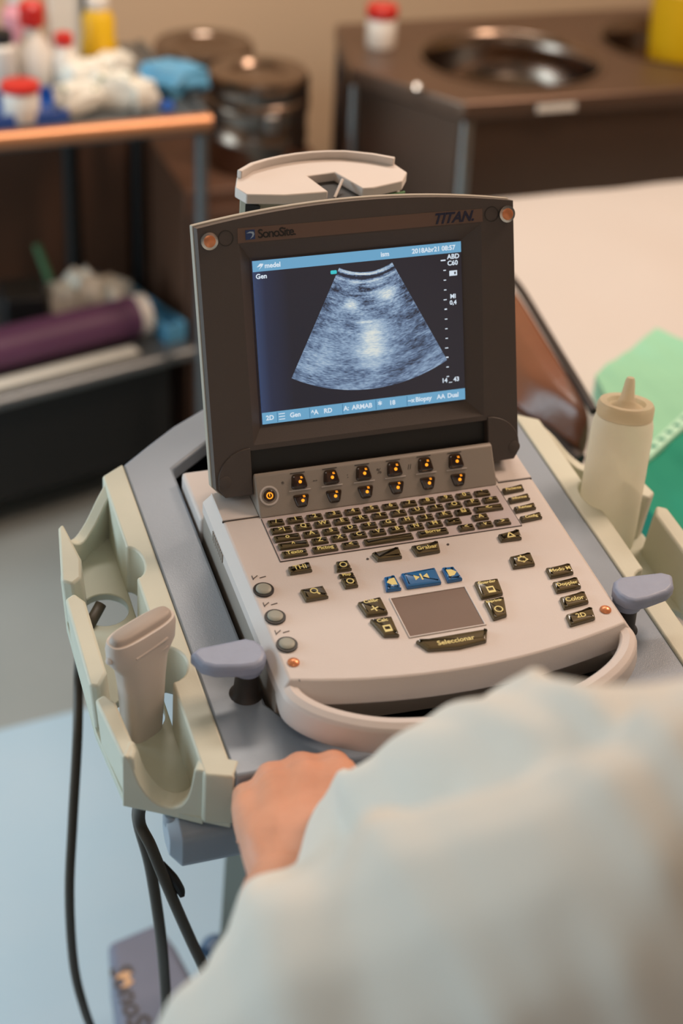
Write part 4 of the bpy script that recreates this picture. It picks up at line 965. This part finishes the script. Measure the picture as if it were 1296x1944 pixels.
# ================================================================== PERSON
WR = wd(550, 1722, 1.00); 
K = dict(k5=wd(474, 1534, 1.095), k4=wd(524, 1500, 1.10), k3=wd(582, 1484, 1.105), k2=wd(644, 1476, 1.11))
EL = wd(590, 2010, .84); SH = Vector((-.125, -.60, 1.195)); SH2 = Vector((.24, -.56, 1.19)); NK = Vector((.062, -.615, 1.25)); HD = Vector((.12, -.53, 1.42))
PS = root('person', 'person in a loose white coat, seen from behind, left hand gripping the cart front', 'person', (.05, -.8, 0))
def blob_tube(b, pts, rad, n=14, k=6):
    tube(b, pts, rad, n, k)
    for p_, r_ in ((pts[0], rad[0]), (pts[-1], rad[-1])):
        bmesh.ops.create_icosphere(b, subdivisions=2, radius=r_*1.0, matrix=Matrix.Translation(p_))
def remeshed(name, b, vox, m_, parent, smooth_it=6, post=None):
    me = bpy.data.meshes.new('tmp'); b.to_mesh(me); b.free(); o = bpy.data.objects.new('tmp', me); COL.objects.link(o)
    md = o.modifiers.new('r', 'REMESH'); md.mode = 'VOXEL'; md.voxel_size = vox
    ms = o.modifiers.new('s', 'SMOOTH'); ms.iterations = smooth_it; ms.factor = .5
    dg = bpy.context.evaluated_depsgraph_get(); me2 = bpy.data.meshes.new_from_object(o.evaluated_get(dg))
    nb = BM(); nb.from_mesh(me2); bpy.data.objects.remove(o); bpy.data.meshes.remove(me); bpy.data.meshes.remove(me2)
    if post: nb.normal_update(); post(nb)
    return obj(name, nb, m_, parent, ang=180)
b = BM()
# head, neck, torso
bmesh.ops.create_uvsphere(b, u_segments=24, v_segments=16, radius=1, matrix=Matrix.Translation(HD+Vector((0, 0, .02))) @ Matrix.Diagonal((.076, .096, .105, 1)))
bmesh.ops.create_uvsphere(b, u_segments=16, v_segments=12, radius=1, matrix=Matrix.Translation(HD+Vector((0, .035, -.055))) @ Matrix.Diagonal((.052, .058, .06, 1)))
tube(b, [HD+Vector((0, .095, .0)), HD+Vector((0, .118, -.022)), HD+Vector((0, .090, -.03))], [.008, .014, .010], 10)      # nose
tube(b, [HD+Vector((-.022, .092, -.058)), HD+Vector((0, .098, -.058)), HD+Vector((.022, .092, -.058))], .007, 8)      # lips
for s in (-1, 1): bmesh.ops.create_uvsphere(b, u_segments=12, v_segments=8, radius=1, matrix=Matrix.Translation(HD+Vector((s*.078, -.005, -.005))) @ Matrix.Diagonal((.010, .02, .032, 1)))
blob_tube(b, [HD+Vector((0, -.01, -.04)), NK, NK+Vector((0, -.02, -.06))], [.055, .056, .075])
blob_tube(b, [NK+Vector((0, -.03, -.09)), Vector((.06, -.70, 1.0)), Vector((.06, -.78, .78)), Vector((.06, -.82, .62))], [.11, .135, .125, .14])
blob_tube(b, [SH, SH.lerp(SH2, .25)+Vector((0, 0, .02)), NK+Vector((0, -.02, -.05)), SH.lerp(SH2, .75)+Vector((0, 0, .02)), SH2], [.055, .065, .075, .065, .055])
# left arm to the wrist and hand
blob_tube(b, [SH, SH.lerp(EL, .5)+Vector((-.01, 0, 0)), EL], [.052, .046, .038])
FW = WR+(WR-EL).normalized()*-.02
blob_tube(b, [EL, EL.lerp(WR, .35), EL.lerp(WR, .75), WR], [.038, .042, .036, .033])
# right arm reaching over to the bed
E2 = Vector((.40, -.42, .98)); W2 = Vector((.44, -.22, .86))
blob_tube(b, [SH2, SH2.lerp(E2, .5), E2], [.052, .046, .038]); blob_tube(b, [E2, E2.lerp(W2, .4), W2], [.038, .038, .026])
def hand(b, wr, kn, out, down, thumb_root, thumb):
    """kn: knuckles from little finger to index; out: direction the first bones go; down: direction of the curled tips"""
    rr = (.0112, .0124, .0130, .0126); ln_ = (.032, .038, .042, .038)
    for i, (k_, r_, l_) in enumerate(zip(kn, rr, ln_)):
        cb = wr.lerp(k_, .18)+(k_-kn[1])*.12
        tube(b, [cb, cb.lerp(k_, .5)+Vector((0, 0, .004)), k_], [.0175, .0165, r_*1.18], 12, 5)
        bmesh.ops.create_icosphere(b, subdivisions=2, radius=r_*1.22, matrix=Matrix.Translation(k_))
        p1 = k_+out*l_; p2 = p1+(down*.9-out*.1).normalized()*l_*.72; p3 = p2+(down*.35-out*.9).normalized()*l_*.55
        tube(b, [k_, p1, p2, p3], [r_, r_*.95, r_*.86, r_*.72], 12, 6)
        bmesh.ops.create_icosphere(b, subdivisions=2, radius=r_*.80, matrix=Matrix.Translation(p3))
    tube(b, thumb, [.017, .0135, .0125, .0095], 12, 6); bmesh.ops.create_icosphere(b, subdivisions=2, radius=.0100, matrix=Matrix.Translation(thumb[-1]))
    mid_ = kn[0].lerp(kn[3], .5)
    for t in (.25, .5, .75):
        c_ = wr.lerp(mid_, t); wdt = (kn[3]-kn[0])*(.16+.24*t)
        tube(b, [c_-wdt, c_, c_+wdt], [.014, .0185, .015], 12, 4)
outd = Vector((.12, .62, -.35)).normalized(); dn = Vector((0, .12, -1)).normalized()
tr_ = WR.lerp(K['k2'], .35)+Vector((.012, 0, -.012))
hand(b, WR, [K['k5'], K['k4'], K['k3'], K['k2']], outd, dn, tr_, [tr_, tr_+Vector((.022, .030, -.012)), tr_+Vector((.028, .055, -.030)), tr_+Vector((.020, .074, -.045))])
kn2 = [W2+Vector((dx, .085-abs(dx-.01)*.3, -.012)) for dx in (.034, .014, -.008, -.028)]
t2 = W2+Vector((-.022, .03, -.012))
hand(b, W2, kn2, Vector((0, .85, -.5)).normalized(), Vector((0, .2, -1)).normalized(), t2, [t2, t2+Vector((-.02, .025, -.012)), t2+Vector((-.024, .045, -.022)), t2+Vector((-.02, .062, -.032))])
# legs, seated
for s, hx in ((-1, -.03), (1, .15)):
    kx = hx+s*.10
    blob_tube(b, [Vector((hx, -.80, .60)), Vector((kx, -.56, .60)), Vector((kx, -.38, .58))], [.095, .078, .060])
    blob_tube(b, [Vector((kx, -.38, .57)), Vector((kx, -.36, .32)), Vector((kx, -.42, .09))], [.060, .052, .036])
    blob_tube(b, [Vector((kx, -.44, .060)), Vector((kx, -.34, .045)), Vector((kx, -.24, .035))], [.036, .036, .028])
body_ = remeshed('body', b, .0042, 'skin', PS, 5)
# white coat: one loose garment
def folds(nb):
    A1 = (SH-EL); A2 = (WR-EL)
    for v in nb.verts:
        p = v.co
        q1 = p.x*1.0-p.y*.05+p.z*.22; q2 = p.y*.6+p.z*.8
        w = noise.noise(Vector((q1*15, q2*2.6, p.z*1.5)))*.013 + noise.noise(Vector((q1*42, q2*7, 5)))*.0045
        r_ = 1-abs(noise.noise(Vector((q1*13+4, q2*2.2, p.z*1.2))))*4; w += .009*max(0, r_)*(1 if p.z < 1.16 else .5)
        v.co = p+v.normal*(w-.002)
b = BM()
CU = EL.lerp(WR, .93)
blob_tube(b, [SH+Vector((0, 0, .0)), SH.lerp(EL, .5)+Vector((-.015, 0, 0)), EL+Vector((-.01, -.01, -.01))], [.082, .088, .080])
tube(b, [EL+Vector((0, -.03, -.01)), EL.lerp(WR, .3)+Vector((.012, 0, 0)), wd(712, 1760, .97), wd(752, 1605, 1.05)], [.074, .070, .062, .056], 18, 6)
blob_tube(b, [wd(792, 1580, 1.02), wd(880, 1510, .92), wd(1010, 1515, .82), wd(1200, 1530, .74), wd(1400, 1530, .72)], [.050, .056, .060, .060, .066])
blob_tube(b, [wd(800, 1680, .97), wd(900, 1660, .90), wd(1020, 1660, .82), wd(1200, 1650, .75)], [.050, .062, .070, .070])
blob_tube(b, [SH, SH.lerp(SH2, .25)+Vector((0, 0, .02)), NK+Vector((0, -.03, -.06)), SH.lerp(SH2, .75)+Vector((0, 0, .02)), SH2], [.080, .088, .095, .088, .080])
blob_tube(b, [SH2, SH2.lerp(E2, .5), E2], [.082, .082, .074]); blob_tube(b, [E2, E2.lerp(W2, .8)], [.074, .060])
blob_tube(b, [NK+Vector((0, -.04, -.10)), Vector((.06, -.70, 1.02)), Vector((.06, -.78, .80)), Vector((.06, -.83, .62))], [.135, .165, .165, .19])
for x in (-.03, .15): blob_tube(b, [Vector((x, -.68, 1.08)), Vector((x, -.76, .85)), Vector((x, -.80, .60))], [.12, .13, .15])
coat_ = remeshed('white_coat', b, .0065, 'coat', PS, 8, folds)
b = BM()
for s, hx in ((-1, -.03), (1, .15)):
    kx = hx+s*.10
    blob_tube(b, [Vector((hx, -.80, .60)), Vector((kx, -.56, .60)), Vector((kx, -.38, .58))], [.11, .092, .074])
    blob_tube(b, [Vector((kx, -.38, .57)), Vector((kx, -.36, .32)), Vector((kx, -.42, .11))], [.074, .066, .055])
remeshed('trousers', b, .009, 'trousers', PS, 5)
b = BM(); bmesh.ops.create_uvsphere(b, u_segments=28, v_segments=18, radius=1, matrix=Matrix.Translation(HD+Vector((0, -.018, .034))) @ Matrix.Diagonal((.086, .096, .105, 1)))
for v in list(b.verts):
    if v.co.z < HD.z-.03: b.verts.remove(v)
obj('hair', b, 'hair', PS, ang=80)
SL = root('stool', 'round stool the person in the white coat sits on', 'stool', (.06, -.84, 0))
b = lathe(BM(), [(.16, .36), (.18, .37), (.18, .42), (.16, .43)], (.06, -.84, 0), 32); obj('seat', b, 'black', SL)
b = lathe(BM(), [(.025, .05), (.025, .36)], (.06, -.84, 0), 16); obj('column', b, 'steelbright', SL)
for i in range(5):
    a_ = i*2*PI/5; b = BM(); tube(b, [(.06, -.84, .07), (.06+.24*math.cos(a_), -.84+.24*math.sin(a_), .03)], [.02, .015], 10, smooth=False); obj('leg', b, 'steelbright', SL)
